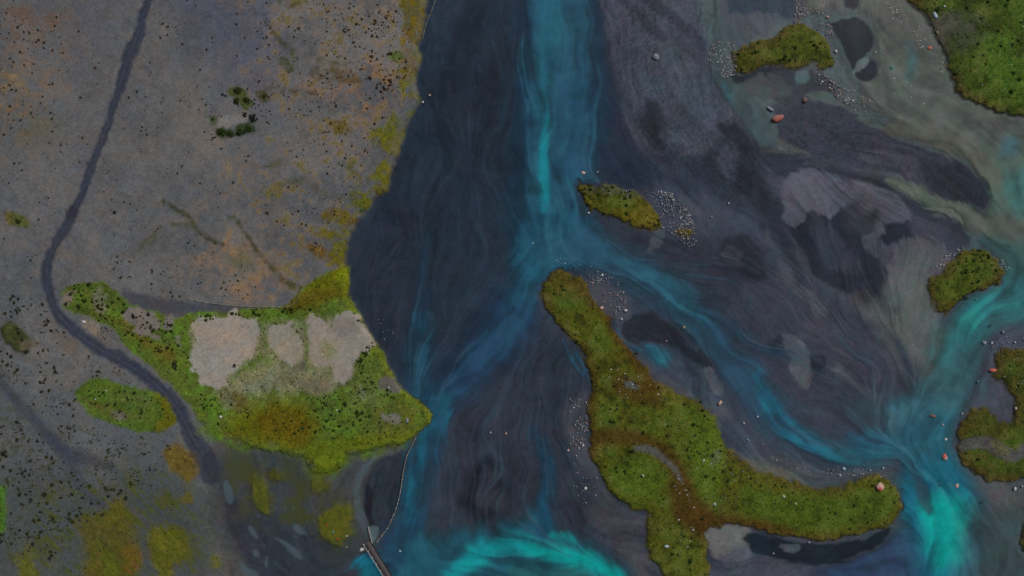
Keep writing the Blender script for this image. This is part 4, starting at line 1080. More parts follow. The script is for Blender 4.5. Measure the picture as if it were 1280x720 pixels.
NAMED = [  # x, y, size, colour, label, aspect, angle
    (820, 71, 10, 'grey', 'grey angular boulder alone on the pale sand bar right of the main channel', 1.25, -.2),
    (963, 136, 6, 'grey', 'narrow grey slab lying beside the red boulder in the shallows', 2.3, -.65),
    (1006, 125, 9, 'brown', 'dull brown boulder on the dark bar below the green hump islet', 1, 0),
    (1168, 20, 8, 'blue', 'bluish white boulder at the edge of the top right island', 1.5, 1.9),
    (1171, 41, 5, 'tan', 'tan stone on the gravel of the top right island', 1, 0),
    (1162, 60, 7, 'red', 'salmon pink boulder on the stony shore below the top right island', 1.1, .3),
    (1179, 9, 4, 'cream', 'cream stone in the moss at the top edge, above the bluish white boulder', 1, 0),
    (1094, 66, 6, 'grey', 'grey half-sunk stone right of the round dark pool', 1, 0), (1114, 85, 7, 'teal', 'greenish grey boulder standing in the olive shallows', 1.2, .5),
    (1155, 130, 4, 'pink', 'pinkish white stone alone in the olive shallows under the top right island', 1, 0),
    (1035, 21, 4.5, 'pink', 'brightest pinkish stone in the scree above the green hump islet', 1, 0),
    (1045, 64, 5, 'cream', 'round cream stone at the right end of the green hump islet', 1, 0),
    (1118, 98, 3, 'white', 'small white stone below the greenish grey boulder in the shallows', 1, 0),
    (1018, 145.5, 0, 'red', '', 1, 0),
    (1028, 102, 4, 'white', 'white stone at the lower corner of the green hump islet', 1, 0),
    (1139, 108, 4, 'grey', 'grey stone right of the middle of the upper shallows', 1, 0),
    (729, 216, 6, 'pink', 'pinkish flat stone at the upper tip of the oval islet', 1.3, -.4), (747, 215, 3, 'white', 'white stone in the water above the oval islet', 1, 0),
    (736, 266, 4, 'cream', 'cream stone touching the lower left edge of the oval islet', 1, 0), (753, 344, 4.5, 'white', 'bright white stone in the branch water above the crooked island', 1, 0),
    (911, 254, 3, 'white', 'lone white stone right of the stone field by the oval islet', 1, 0), (666, 304, 3, 'blue', 'small pale stone in the turquoise just above the fork', 1, 0),
    (890, 271, 3, 'pink', 'small pinkish stone lying loose below the lone white one', 1, 0),
    (752, 385, 6, 'pink', 'pink grey wedge-shaped stone on the crooked island\'s upper right shore', 1.2, .4), (782, 388, 5, 'white', 'bright white stone on the sand right of the crooked island\'s neck', 1, 0),
    (777, 399, 3.5, 'white', 'white stone just below the bright one beside the island\'s neck', 1, 0), (855, 409, 5, 'tan', 'yellowish stone in the branch channel right of the dark bar', 1, 0),
    (833, 426, 3, 'pink', 'small pinkish stone on the dark bar beside the branch channel', 1, 0), (705, 366, 3, 'tan', 'tan stone in the moss near the upper tip of the crooked island', 1, 0),
    (900, 504, 8, 'pink', 'pinkish grey angular boulder in the shallows above the crooked island\'s bend', 1.2, 1.2), (930, 529, 3.5, 'white', 'white stone in the water right of the angular grey boulder', 1, 0),
    (947, 521, 3.5, 'blue', 'bluish stone in the water, farther right of the angular grey boulder', 1, 0),
    (1230, 428, 8, 'grey', 'grey lavender boulder at the water\'s edge above the hook islet', 1, 0), (1254, 415, 5, 'grey', 'grey stone in the shallows above the hook islet', 1, 0),
    (1240, 429, 3.5, 'white', 'white sliver stone right of the grey lavender boulder', 1.4, 1.4), (1269, 428, 4, 'white', 'white stone on the pale shore at the right edge above the hook islet', 1, 0),
    (1223, 477, 5, 'teal', 'teal grey stone in the turquoise below the red boulder of the hook islet', 1, 0), (1270, 510.5, 4.5, 'white', 'white stone on the sandy nook of the hook islet', 1, 0),
    (1166, 520, 7, 'brown', 'brown slab awash in the turquoise confluence', 1.7, -.4), (1203, 517, 3.5, 'white', 'white stone at the top of the hook islet\'s left lobe', 1, 0),
    (1179, 531, 4, 'pink', 'pale pink stone in the water left of the hook islet', 1, 0),
    (1182, 549.5, 5, 'white', 'bright white stone in the water above the red block near the hook islet', 1.2, .6), (1196, 608, 7, 'pink', 'oval pinkish grey boulder in the blue water above the bright pool', 1.45, 1.5),
    (1189, 608, 4, 'teal', 'small greenish stone beside the oval pinkish grey boulder', 1, 0), (1269, 611.5, 5, 'cream', 'cream white upright stone on the shore below the hook islet', 1.5, 1.4),
    (1278, 608, 4, 'blue', 'bluish stone at the right edge beside the cream white one', 1, 0), (1055, 586, 5.5, 'blue', 'bluish white stone in the shallows left of the big pink boulder', 1, 0),
    (1050, 594, 3.5, 'white', 'white stone just below the bluish one, left of the big pink boulder', 1, 0), (1104, 585, 3.5, 'white', 'white stone in the shallows above the big pink boulder', 1, 0),
    (1067, 589, 3, 'grey', 'grey stone between the bluish white stone and the big pink boulder', 1, 0), (1088, 588, 3.5, 'blue', 'bluish stone at the moss edge, up and left of the big pink boulder', 1, 0),
    (979, 620, 4, 'white', 'white sliver stone in the moss of the crooked island\'s long arm', 1.6, -1), (994, 629, 3, 'cream', 'cream stone in the moss, right of the white sliver', 1, 0),
    (893, 629.5, 5, 'blue', 'round pale grey stone in the moss of the crooked island', 1, 0), (879, 575, 4.5, 'cream', 'yellowish white stone in the grey patch of the crooked island', 1, 0),
    (803, 594, 4.5, 'cream', 'orange cream stone in the middle of the island\'s round lobe', 1, 0), (848, 649, 3.5, 'cream', 'cream stone on the brown moss where the island forks', 1, 0),
    (866, 662, 3, 'white', 'white stone on the brown moss below the island\'s fork', 1, 0), (833, 682, 6, 'blue', 'bluish grey flat stone on the island\'s bottom lobe', 1.4, -.1),
    (732, 610.5, 6, 'cream', 'orange cream stone on the sand left of the island\'s round lobe', 1, 0), (729, 557, 4.5, 'cream', 'cream stone on the sand at the island\'s left shore', 1, 0),
    (710, 563, 5, 'pink', 'pink grey stone in the small group at the island\'s left shore', 1, 0), (1011, 697, 0, 'white', '', 1, 0), (1011.5, 678, 3, 'white', 'white stone at the lower edge of the island\'s long arm', 1, 0),
    (967, 692, 3, 'white', 'white stone in the dark pool under the island\'s long arm', 1, 0),
    (277, 520.5, 5, 'white', 'bright white stone in the meadow below the largest clay pan', 1.2, .1), (134.5, 488, 3, 'white', 'right one of two white stones in the lens-shaped meadow', 1, 0),
    (121, 498.5, 3, 'white', 'left one of two white stones in the lens-shaped meadow', 1, 0), (404, 443, 3.5, 'cream', 'cream stone on the clay between the two right pans', 1, 0),
    (422, 512.5, 3, 'cream', 'cream stone in the lower meadow grass', 1, 0), (509.5, 525, 6, 'grey', 'pale grey upright boulder on the meadow\'s pointed tip', 1.5, 1.4),
    (486.5, 484, 3, 'white', 'white stone on the bare patch near the meadow\'s river edge', 1, 0), (515.5, 511, 3, 'tan', 'tan stone near the meadow\'s pointed tip', 1, 0),
    (537, 119, 4, 'pink', 'pinkish white stone in the river by the upper left bank', 1.2, 0), (528.5, 128, 4, 'white', 'white stone at the lower edge of the small bright moss knob on the bank', 1.3, 1.5),
    (613, 541, 5, 'grey', 'grey stone on the dark bed between the two lower channels', 1, 0), (632.5, 542, 4, 'pink', 'pinkish stone right of the grey one on the dark bed', 1, 0),
    (500, 689, 4, 'blue', 'bluish white stone in the water right of the footbridge', 1.4, -.4), (452.5, 687, 8, 'cream', 'bright cream stone at the left foot of the footbridge', 1.1, .2),
    (409, 656, 4, 'rust', 'upper reddish stone on the olive moss mat', 1, 0), (422, 673.5, 4.5, 'rust', 'lower reddish stone on the olive moss mat', 1, 0),
    (416.5, 665, 5, 'teal', 'dark teal stone between the two reddish ones on the olive moss mat', 1, 0),
    (433, 684, 3, 'tan', 'tan stone below the olive moss mat', 1, 0), (434, 670, 3, 'white', 'white stone at the right edge of the olive moss mat', 1, 0),
    (106, 402, 5, 'white', 'whitish sliver of stone at the meadow corner beside the track bend', 2, -.4), (1052, 60.5, 0, 'dark', '', 1, 0),
    (1174, 628, 0, 'dark', '', 1, 0), (1237, 408, 4, 'dark', 'dark drowned stone in the shallows above the grey lavender boulder', 1.5, .5),
    (1181, 584, 0, 'dark', '', 1, 0), (1226, 628, 4, 'dark', 'dark drowned stone in the grey shallows below the hook islet', 1, 0), (1174, 607, 4, 'dark', 'dark drowned stone above the bright lower right pool', 1, 0),
    (1220, 374, 5, 'teal', 'dark teal drowned stone under the bean-shaped islet', 1, 0), (1237, 684, 3, 'dark', 'dark drowned stone near the lower right corner', 1, 0),
]
for x, y, sz, c, lb, asp, ang in NAMED:
    if sz:
        stone(x, y, sz, c, lb, None, asp, ang if ang else None)


# the four coloured boulders: facets of two colours as seen
def big_boulder(name, x, y, sx, sy, h, ang, top, side, label, seed):
    v, f = rock_shape(seed, True, 9)
    v, f = v * np.array([sx, sy, 1.0]) * S / 2 * .88, f
    v[:, 2] = v[:, 2] / max(v[:, 2].max(), 1e-3) * h
    me = mesh_np(name, v, f, SM[top]); me.materials.append(SM[side])
    nrm = np.cross(v[f[:, 1]] - v[f[:, 0]], v[f[:, 2]] - v[f[:, 0]]); cz = v[f].mean(1)
    me.polygons.foreach_set('material_index', (cz[:, 1] < -.12 * sy * S / 2).astype(np.int32))
    o = link(name, me, None, label=label, category='boulder')
    o.rotation_euler = (0, 0, ang)
    o.location = ((x - 640) * S, (360 - y) * S, max(zg(x, y), -.05))
    return o


big_boulder('boulder', 1098, 607, 12, 17, .75, -.25, 'pink', 'red', 'large two-toned pink and red boulder on the end of the long mossy island', 5)
big_boulder('boulder', 972, 148, 18, 13, .6, .2, 'dusty', 'red', 'rounded dusty red boulder in the shallows between the dark bars', 9)
big_boulder('boulder', 1241, 463, 15, 9, .55, .1, 'red', 'red', 'flat rose red boulder on the upper left edge of the hook islet', 13)
big_boulder('boulder', 1181, 571, 10, 10, .5, .4, 'red', 'pink', 'broken red block standing in the water left of the hook islet', 17)

# strewn stones: the biggest singly, the fine scree joined
CL = [  # outline, singles, fine pieces, size range, label, colours
    ("886,60 896,50 905,52 920,52 922,92 905,97 893,88 884,78", 22, 150, (1.6, 3.4), 'small pale stone strewn in the creek left of the green hump islet', 'wwbgp'),
    ("992,28 1000,-30 1045,-30 1040,30 1046,46 1030,42 1015,34", 26, 420, (1.6, 3.2), 'small pinkish or pale stone in the scree above the green hump islet', 'wppgg'),
    ("1012,86 1030,92 1050,106 1066,112 1096,130 1094,142 1070,138 1048,122 1020,104", 26, 160, (1.4, 3.2), 'small pale stone in the trail running down right from the green hump islet', 'wwpgt'),
    ("1104,0 1130,6 1150,30 1182,66 1186,96 1170,90 1150,60 1138,40 1110,20", 26, 150, (1.4, 3.2), 'small pale stone on the gravel shore of the top right island', 'wwpgt'),
    ("806,238 840,240 862,262 872,300 868,314 850,300 828,285 822,262", 44, 200, (1.4, 3.2), 'small white stone in the stone field right of the oval islet', 'wwwpg'),
    ("726,334 765,340 790,380 770,392 745,368", 8, 90, (1.2, 2.6), 'small pale stone on the shelf by the crooked island\'s tip', 'wpg'),
    ("712,498 736,498 740,545 732,560 715,575 712,545", 22, 60, (1.3, 2.8), 'small pale stone on the silt shelf along the crooked island\'s left shore', 'wwpb'),
    ("1178,318 1204,306 1206,312 1186,326 1172,340 1170,334", 8, 20, (1.6, 3), 'small white stone along the upper left edge of the bean islet', 'ww'),
    ("1250,322 1266,334 1262,342 1252,336", 5, 8, (1.6, 2.8), 'small white stone right of the bean islet', 'ww'),
    ("760,458 792,466 830,480 832,500 800,502 762,494", 16, 20, (1.6, 3.2), 'small pale stone on the moss round the little pond of the crooked island', 'wwct'),
    ("845,590 860,605 868,635 850,620 836,605", 9, 10, (1.5, 2.8), 'small pale stone along the dry creek of the crooked island', 'wwc'),
    ("860,560 900,560 960,610 980,640 900,640 870,610", 12, 40, (1.4, 2.6), 'small pale stone in the moss of the crooked island\'s bend', 'wct'),
    ("930,545 1010,580 1090,585 1120,592 1100,598 1000,590 950,585", 10, 30, (1.3, 2.4), 'small pale stone in the shallows above the island\'s long arm', 'wwb'),
    ("1244,445 1290,440 1290,480 1260,488 1246,470", 8, 16, (1.4, 2.8), 'small pale stone in the moss of the hook islet', 'wwp'),
    ("745,232 790,236 800,250 760,250", 6, 40, (1.2, 2.4), 'small grey stone in the moss along the top of the oval islet', 'wg'),
    ("1190,30 1290,20 1290,120 1220,110", 8, 16, (1.2, 2.6), 'small pale stone in the moss of the top right island', 'wc'),
    ("1100,0 1250,120 1120,160 1080,110", 10, 20, (1.2, 2.4), 'small pale stone lying loose in the upper right shallows', 'wbg'),
    ("1235,422 1285,420 1285,440 1240,440", 7, 16, (1.4, 2.8), 'small pale stone on the shore above the hook islet', 'wpg'),
    ("472,398 500,400 498,430 476,424", 5, 4, (1.0, 2.0), 'tiny pale stone in the river below the meadow\'s shoulder', 'wb'),
    ("716,570 745,590 750,640 735,645 715,610", 6, 12, (1.2, 2.2), 'tiny pale stone on the sand left of the round lobe', 'wp'),
    ("690,318 760,326 770,350 700,334", 8, 10, (1.3, 2.6), 'small pale stone in the branch water above the crooked island', 'wwb'),
    ("800,640 870,660 885,720 830,720", 8, 16, (1.2, 2.4), 'small pale stone in the moss of the island\'s bottom lobe', 'wc'),
]
CM = {'w': 'white', 'p': 'pink', 'g': 'grey', 'b': 'blue', 't': 'tan', 'c': 'cream'}
ALB = {k: np.clip(alb(c), 0, .8) for k, c in PAL.items()}


def in_poly(p, x, y):
    r = np.zeros(np.shape(x), bool)
    for (ax, ay), (bx, by) in zip(p, np.roll(p, -1, 0)):
        if ay != by:
            r ^= ((y < ay) != (y < by)) & (x < (bx - ax) * (y - ay) / (by - ay) + ax)
    return r


def scatter(s, n, clump=True):
    p = P(s); lo, hi = p.min(0), p.max(0); ox = []; k = 0
    while k < n:
        x = rng.uniform(lo[0], hi[0], 400); y = rng.uniform(lo[1], hi[1], 400)
        ok = in_poly(p, x, y)
        if clump:
            ok &= rng.random(400) < np.clip(fbm(x / 14, y / 14, 3, 3) * 3.6 - 1.35, .06, 1)
        ox.append(np.column_stack([x[ok], y[ok]])); k += ok.sum()
    return np.vstack(ox)[:n]


def joined(name, pts_, sizes, cols, m, label, parent=None, squash=.7, jit=.22):
    n = len(pts_); V = np.zeros((n, 12, 3), F)
    a = rng.uniform(0, 6.28, n); ca, sa = np.cos(a), np.sin(a)
    z = np.maximum(at_(Z, pts_[:, 0], pts_[:, 1]), -.02)
    v = ICO[None] * (1 + jit * rng.standard_normal((n, 12, 1)))
    r = sizes * S / 2
    V[..., 0] = (v[..., 0] * ca[:, None] - v[..., 1] * sa[:, None]) * r[:, None] + ((pts_[:, 0] - 640) * S)[:, None]
    V[..., 1] = (v[..., 0] * sa[:, None] + v[..., 1] * ca[:, None]) * (r * rng.uniform(.7, 1, n))[:, None] + ((360 - pts_[:, 1]) * S)[:, None]
    V[..., 2] = v[..., 2] * (r * squash)[:, None] + (z + r * .3)[:, None]
    Fc = (ICF[None] + (np.arange(n) * 12)[:, None, None]).reshape(-1, 3)
    t = np.ones((n, 12, 4), F); t[..., :3] = cols[:, None, :]
    return link(name, mesh_np(name, V.reshape(-1, 3), Fc, m, t.reshape(-1, 4)), parent, kind='stuff', label=label)


M_SCREE = attr_mat('scree', 5.0, .3, .4, .9)
def singled(p, sz):
    out_ = {}
    for k, w in [(int(np.argmax(sz)), 'largest'), (int(np.argmin(p[:, 0])), 'leftmost'), (int(np.argmax(p[:, 0])), 'rightmost'), (int(np.argmin(p[:, 1])), 'topmost'), (int(np.argmax(p[:, 1])), 'lowest')]:
        out_.setdefault(k, w)
    return out_


for s, n1, n2, (a, b_), lb, cc in CL:
    pp = scatter(s, n1, False)
    szs = a + (b_ - a) * rng.random(len(pp)) ** 2.2
    lead = singled(pp, szs)
    core = lb.replace('small ', '').replace('tiny ', '').replace('pinkish or pale ', '').replace('pale ', '').replace('white ', '').replace('grey ', '')
    for k, (x, y) in enumerate(pp):
        cn = CM[random.choice(cc)]
        wd = {'white': 'white', 'pink': 'pinkish', 'grey': 'grey', 'blue': 'bluish', 'tan': 'tan', 'cream': 'cream'}[cn]
        stone(x, y, szs[k], cn, lead.get(k, 'small') + ' ' + wd + ' ' + core, core.replace('stone ', 'stones ', 1))
    n2 = int(n2 * 1.9); q = scatter(s, n2)
    cl = np.array([ALB[CM[random.choice(cc + 'gg')]] for _ in range(n2)]) * rng.uniform(.35, 1.1, (n2, 1))
    joined('scree', q, rng.uniform(.7, 1.6, n2), cl, M_SCREE, 'fine scree between the ' + lb.replace('small ', '').replace('tiny ', '').replace(' stone ', ' stones ', 1))

# ------------------------------------------------------------------ shrubs
def shrub_mesh(name, seed, m, nl=44):
    r = np.random.default_rng(seed); V = []; Fc = []
    for i in range(nl):                       # leaf sprays through a low dome
        d = r.standard_normal(3); d[2] = abs(d[2]) * .9 + .1; d /= np.linalg.norm(d)
        c = d * r.uniform(.3, .95) * np.array([1, 1, .75]) * np.array([r.uniform(.8, 1.1), r.uniform(.8, 1.1), 1])
        u = np.cross(d, r.standard_normal(3)); u /= np.linalg.norm(u); w = np.cross(d, u) + d * r.uniform(-.6, .6)
        sz = r.uniform(.28, .5); k = len(V)
        V += [c - u * sz * .6, c + w * sz * .7, c + u * sz * .6, c - w * sz * .5]
        Fc += [(k, k + 1, k + 2), (k, k + 2, k + 3)]
    return mesh_np(name, np.array(V), np.array(Fc), m)


def leaf_mat(name, c):
    m, nt, b = mat(name, .9, .1)
    tc = nd(nt, 'ShaderNodeTexCoord'); n1 = nd(nt, 'ShaderNodeTexNoise'); n1.inputs['Scale'].default_value = 2.5
    cr = nd(nt, 'ShaderNodeValToRGB'); e = cr.color_ramp.elements; a = alb(c)
    e[0].position = .3; e[1].position = .7; e[0].color = (*(a * .6), 1); e[1].color = (*(a * 1.5), 1)
    for p, q in [(tc.outputs['Object'], n1.inputs['Vector']), (n1.outputs['Fac'], cr.inputs['Fac']), (cr.outputs[0], b.inputs['Base Color'])]:
        nt.links.new(p, q)
    return m


LM = {'dark': leaf_mat('shrub_dark', (33, 34, 29)), 'olive': leaf_mat('shrub_olive', (40, 44, 20)), 'green': leaf_mat('shrub_green', (36, 50, 18)), 'red': leaf_mat('shrub_russet', (54, 36, 32))}
SHR = {k: [shrub_mesh('shrub', 31 * i + len(k), m) for i in range(4)] for k, m in LM.items()}


def shrub(x, y, size, kind, label, group=None, asp=1.):
    o = link('shrub', random.choice(SHR[kind]), None, label=label, category='shrub')
    if group:
        o['group'] = group
    r = size * S / 2
    o.scale = (r * asp, r, r * .8); o.rotation_euler = (0, 0, random.uniform(0, 6.28))
    o.location = ((x - 640) * S, (360 - y) * S, zg(x, y) - .01)
    return o


for x, y, sz, kd, lb in [
    (144.5, 266, 6, 'dark', 'round dark shrub standing alone between the track and the ditch line'), (24, 277, 9, 'olive', 'olive shrub at the left edge, with a yellow mossy skirt'),
    (278, 166, 14, 'green', 'dark olive bush at the left lip of the pale hollow'), (289, 168, 12, 'green', 'green bush in the lower lip of the pale hollow'),
    (301, 166, 13, 'green', 'bright bush in the lower lip of the pale hollow, third from its left end'), (311, 162, 12, 'green', 'green bush at the lower right of the pale hollow'),
    (317, 148, 13, 'dark', 'dark bush at the upper right end of the pale hollow'), (307, 144, 8, 'dark', 'low dark bush on the upper rim of the pale hollow'),
    (296, 127, 11, 'olive', 'lower olive bush of the clump above the pale hollow'), (298, 114, 13, 'olive', 'upper olive bush of the clump above the pale hollow'),
    (310, 126, 11, 'olive', 'right olive bush of the clump above the pale hollow'), (279, 119, 5, 'dark', 'small dark bush left of the clump above the pale hollow'),
    (331, 121, 8, 'olive', 'olive bush standing right of the clump above the pale hollow'), (267, 150, 6, 'green', 'small green bush left of the pale hollow'),
    (432, 505, 9, 'green', 'dark green bush in the lower meadow, left of a matching one'), (447, 515, 9, 'green', 'dark green bush in the lower meadow nearer the river'),
    (452, 450, 8, 'green', 'green bush at the right edge of the right clay pan'), (458, 443, 7, 'green', 'green bush above the one at the right clay pan'),
    (294, 457, 6, 'dark', 'dark bush inside the largest clay pan, near its lower right'), (207, 437, 0, 'dark', ''), (100, 383, 8, 'olive', 'dark olive bush at the meadow\'s left corner'),
    (107, 376, 8, 'olive', 'olive bush next to the pale oval at the meadow\'s left corner'), (113, 355, 8, 'olive', 'olive bush on the meadow\'s upper left rim'),
    (84, 380, 7, 'dark', 'dark bush on the meadow rim nearest the track'), (142, 378, 6, 'green', 'green bush on the meadow rim right of the pale oval'),
    (34, 440, 6, 'dark', 'dark bush at the lower end of the small left-edge oval patch'), (6, 566, 9, 'dark', 'biggest dark shrub at the left edge of the lower plain'),
    (57, 617, 8, 'dark', 'large dark shrub in the middle of the lower plain'), (92, 651, 7, 'olive', 'olive brown shrub above the streaky moss round'),
    (40, 624, 6, 'dark', 'wide dark shrub left of the large one on the lower plain'), (11, 456, 6, 'dark', 'dark shrub near the left edge under the oval patch'),
    (1262, 115, 8, 'green', 'dark green bush in the lower top right island moss'), (1272, 100, 7, 'green', 'dark green bush above the lower one on the top right island'),
    (862, 700, 9, 'green', 'dark bush on the bottom lobe of the crooked island'), (840, 692, 6, 'green', 'small dark bush left of the larger one on the bottom lobe'),
    (748, 460, 5, 'green', 'dark tuft on the crooked island above the little pond'), (858, 562, 6, 'olive', 'dark brown tuft beside the crooked island\'s creek'),
    (1222, 352, 6, 'green', 'dark tuft in the bean islet'), (1252, 568, 0, 'dark', ''),
]:
    if sz:
        shrub(x, y, sz, kd, lb, 'larger bushes')

ZN = [  # outline, count, size range, kinds, label for the singles, singles
    ("-40,-40 170,-40 140,90 110,190 60,300 40,360 -40,360", 230, (1.1, 3.4), ['dark', 'dark', 'red'], 'dark low shrub on the gravel left of the long track', 34),
    ("-30,10 60,10 85,60 65,180 -30,170", 190, (1.2, 3.6), ['dark', 'red', 'olive'], 'russet or dark shrub in the reddish ground at the upper left edge', 34),
    ("200,-30 330,-30 330,120 300,270 250,300 130,330 120,270 160,120", 330, (1.0, 3.2), ['dark'], 'dark low shrub on the gravel between the track and the ditch line', 30),
    ("330,-30 505,-30 515,60 500,150 430,260 400,320 340,300 310,200", 1100, (1.0, 3.2), ['dark', 'dark', 'olive', 'red'], 'dark shrub on the speckled ground near the upper bank', 40),
    ("420,20 510,10 515,85 480,120 450,90", 130, (1.4, 4.2), ['dark', 'dark', 'red'], 'dark shrub in the dense speckle beside the bright bank moss', 16),
    ("100,330 280,290 330,340 350,380 230,375 160,360 110,345", 170, (1.0, 3.2), ['dark', 'olive'], 'dark shrub on the gravel strip just above the meadow', 16),
    ("-40,370 60,370 90,430 200,500 100,480 95,520 60,520 -40,470", 330, (1.3, 4.6), ['dark', 'dark', 'olive'], 'dark shrub on the gravel between the two tracks', 36),
    ("-40,490 50,540 110,600 175,610 120,650 70,700 -40,690", 720, (1.3, 5.0), ['dark', 'dark', 'olive'], 'dark shrub on the wet gravel left below the short track', 44),
    ("70,530 220,540 205,600 180,610 110,590", 360, (1.1, 3.6), ['dark', 'olive'], 'dark shrub below the lens-shaped meadow', 14),
    ("90,395 150,430 170,470 110,470", 60, (1.1, 2.6), ['dark'], 'dark shrub beside the bend of the long track', 4),
    ("126,408 148,412 152,428 130,424", 60, (.9, 1.8), ['dark'], 'dark shrub on the bluish gravel at the track bend', 2),
]
BIGM = [("240,395 330,384 430,388 452,396 470,440 452,470 440,455 465,425 445,396 400,386 305,398 285,394 262,402 242,402", 90, (1.4, 4.2), 'green'),
        ("80,352 150,365 220,400 250,480 200,450 150,415 85,385", 170, (1.2, 4.4), 'olive'),
        ("330,540 420,480 500,470 530,520 500,545 430,550", 170, (1.2, 3.6), 'green'), ("250,490 330,500 300,540 260,530", 60, (1.2, 3), 'green'),
        ("100,485 200,490 215,525 130,525", 60, (1.1, 3), 'olive')]
left = 300 - 37
tot = sum(z[5] for z in ZN)
rest_p, rest_s, rest_c = [], [], []
land_ok = lambda p: (at_(MEADOW, p[:, 0], p[:, 1]) < -2) & (at_(TRACK, p[:, 0], p[:, 1]) < -1) & (at_(PLAIN, p[:, 0], p[:, 1]) > 3) & (at_(LENS, p[:, 0], p[:, 1]) < 0)
SC_ = {k: alb(c) for k, c in {'dark': (27, 28, 25), 'olive': (38, 41, 20), 'green': (32, 46, 16), 'red': (52, 35, 31)}.items()}
for s, n, (a, b_), kinds, lb, ns in ZN:
    p = scatter(s, n); p = p[land_ok(p)]
    sz = 1.15 * (a + (b_ - a) * rng.random(len(p)) ** 3.4)
    o = np.argsort(-sz); p, sz = p[o], sz[o]
    for k in range(min(int(ns * left / tot), len(p))):
        kd = random.choice(kinds); core = lb.replace('russet or dark ', '').replace('dark ', '')
        tone = {'dark': 'dark', 'olive': 'olive brown', 'red': 'russet', 'green': 'green'}[kd]
        shrub(p[k, 0], p[k, 1], sz[k] * 1.1, kd, ('largest ' if k == 0 else 'second largest ' if k == 1 else '') + tone + ' ' + core, core.replace('shrub', 'shrubs', 1), random.uniform(.8, 1.3))
    k = min(int(ns * left / tot), len(p))
    rest_p.append(p[k:]); rest_s.append(sz[k:]); rest_c.append(np.array([SC_[random.choice(kinds)] for _ in range(len(p) - k)]) * rng.uniform(.8, 2.6, (len(p) - k, 1)))
joined('shrubs', np.vstack(rest_p), .88 * np.concatenate(rest_s), np.vstack(rest_c), M_TUFT, 'tiny dark shrubs freckling the gravel plain', None, .6)
bp_, bs_, bc_ = [], [], []
for s, n, (a, b_), kd in BIGM:
    p = scatter(s, n); ok = (at_(MEADOW, p[:, 0], p[:, 1]) > 1) | (at_(LENS, p[:, 0], p[:, 1]) > 1); p = p[ok]
    bp_.append(p); bs_.append(1.3 * (a + (b_ - a) * rng.random(len(p)) ** 2.2)); bc_.append(np.array([SC_[kd]] * len(p)) * rng.uniform(.6, 1.4, (len(p), 1)))
joined('meadow_bushes', np.vstack(bp_), np.concatenate(bs_), np.vstack(bc_), M_TUFT, 'low dark green bushes dotted through the meadow and round the clay pans', None, .6)


# low dark bushes on the islets
ip, isz, ic = [], [], []
for s, lb, c, h in ISL[:6]:
    p = scatter(s if 'corner' not in lb else '1135,-20 1300,-20 1300,140 1230,125 1195,110 1190,70 1225,45 1160,20', 330 if 'crooked' in lb else 90)
    ip.append(p); isz.append(1.2 + 4.2 * rng.random(len(p)) ** 3); ic.append(np.array([SC_['green' if rng.random() < .6 else 'olive'] for _ in p]) * rng.uniform(.7, 1.6, (len(p), 1)))
joined('islet_bushes', np.vstack(ip), np.concatenate(isz), np.vstack(ic), M_TUFT, 'low dark bushes dotted through the moss of the river islets', None, .5)

# ------------------------------------------------------------------ footbridge, stake fence, wire fences
def wood_mat(name, c, sc=6):
    m, nt, b = mat(name, .85, .2)
    tc = nd(nt, 'ShaderNodeTexCoord'); n1 = nd(nt, 'ShaderNodeTexNoise'); n1.inputs['Scale'].default_value = sc; n1.inputs['Detail'].default_value = 5
    cr = nd(nt, 'ShaderNodeValToRGB'); e = cr.color_ramp.elements; a = alb(c); e[0].position = .3; e[1].position = .7
    e[0].color = (*(a * .7), 1); e[1].color = (*np.minimum(a * 1.3, .8), 1)
    for p, q in [(tc.outputs['Object'], n1.inputs['Vector']), (n1.outputs['Fac'], cr.inputs['Fac']), (cr.outputs[0], b.inputs['Base Color'])]:
        nt.links.new(p, q)
    return m


M_DECK = wood_mat('weathered_deck', (86, 78, 78)); M_RAIL = wood_mat('bleached_rail', (150, 144, 140)); M_STAKE = wood_mat('bleached_stakes', (104, 99, 98)); M_DARKW = wood_mat('dark_timber_and_shade', (40, 38, 40)); M_WIRE = wood_mat('dull_wire', (132, 130, 108))  # the dark timber tone also colours the stake fence's shadow strip


def bar(V, Fc, a, b, w, h):
    a = np.array(a, float); b = np.array(b, float); d = b - a; L = np.linalg.norm(d); d /= L
    up = np.array([0, 0, 1.]) if abs(d[2]) < .9 else np.array([1., 0, 0])
    s = np.cross(d, up); s /= np.linalg.norm(s); u = np.cross(s, d); k = len(V)
    for p in (a, b):
        for q, r in ((-1, -1), (1, -1), (1, 1), (-1, 1)):
            V.append(p + s * q * w / 2 + u * r * h / 2)
    Fc += [(k, k + 1, k + 2, k + 3), (k + 7, k + 6, k + 5, k + 4)] + [(k + j, k + 4 + j, k + 4 + (j + 1) % 4, k + (j + 1) % 4) for j in range(4)]


def bars(name, L, m, parent=None, **pr):
    V, Fc = [], []
    for a, b, w, h in L:
        bar(V, Fc, a, b, w, h)
    return link(name, mesh_np(name, np.array(V), np.array(Fc), m), parent, **pr)


def W(x, y, z=0.):
    return np.array([(x - 640) * S, (360 - y) * S, z])


def empty(name, loc, **pr):
    o = bpy.data.objects.new(name, None); COL.objects.link(o); o.location = loc
    for k, v in pr.items():
        o[k] = v
    return o


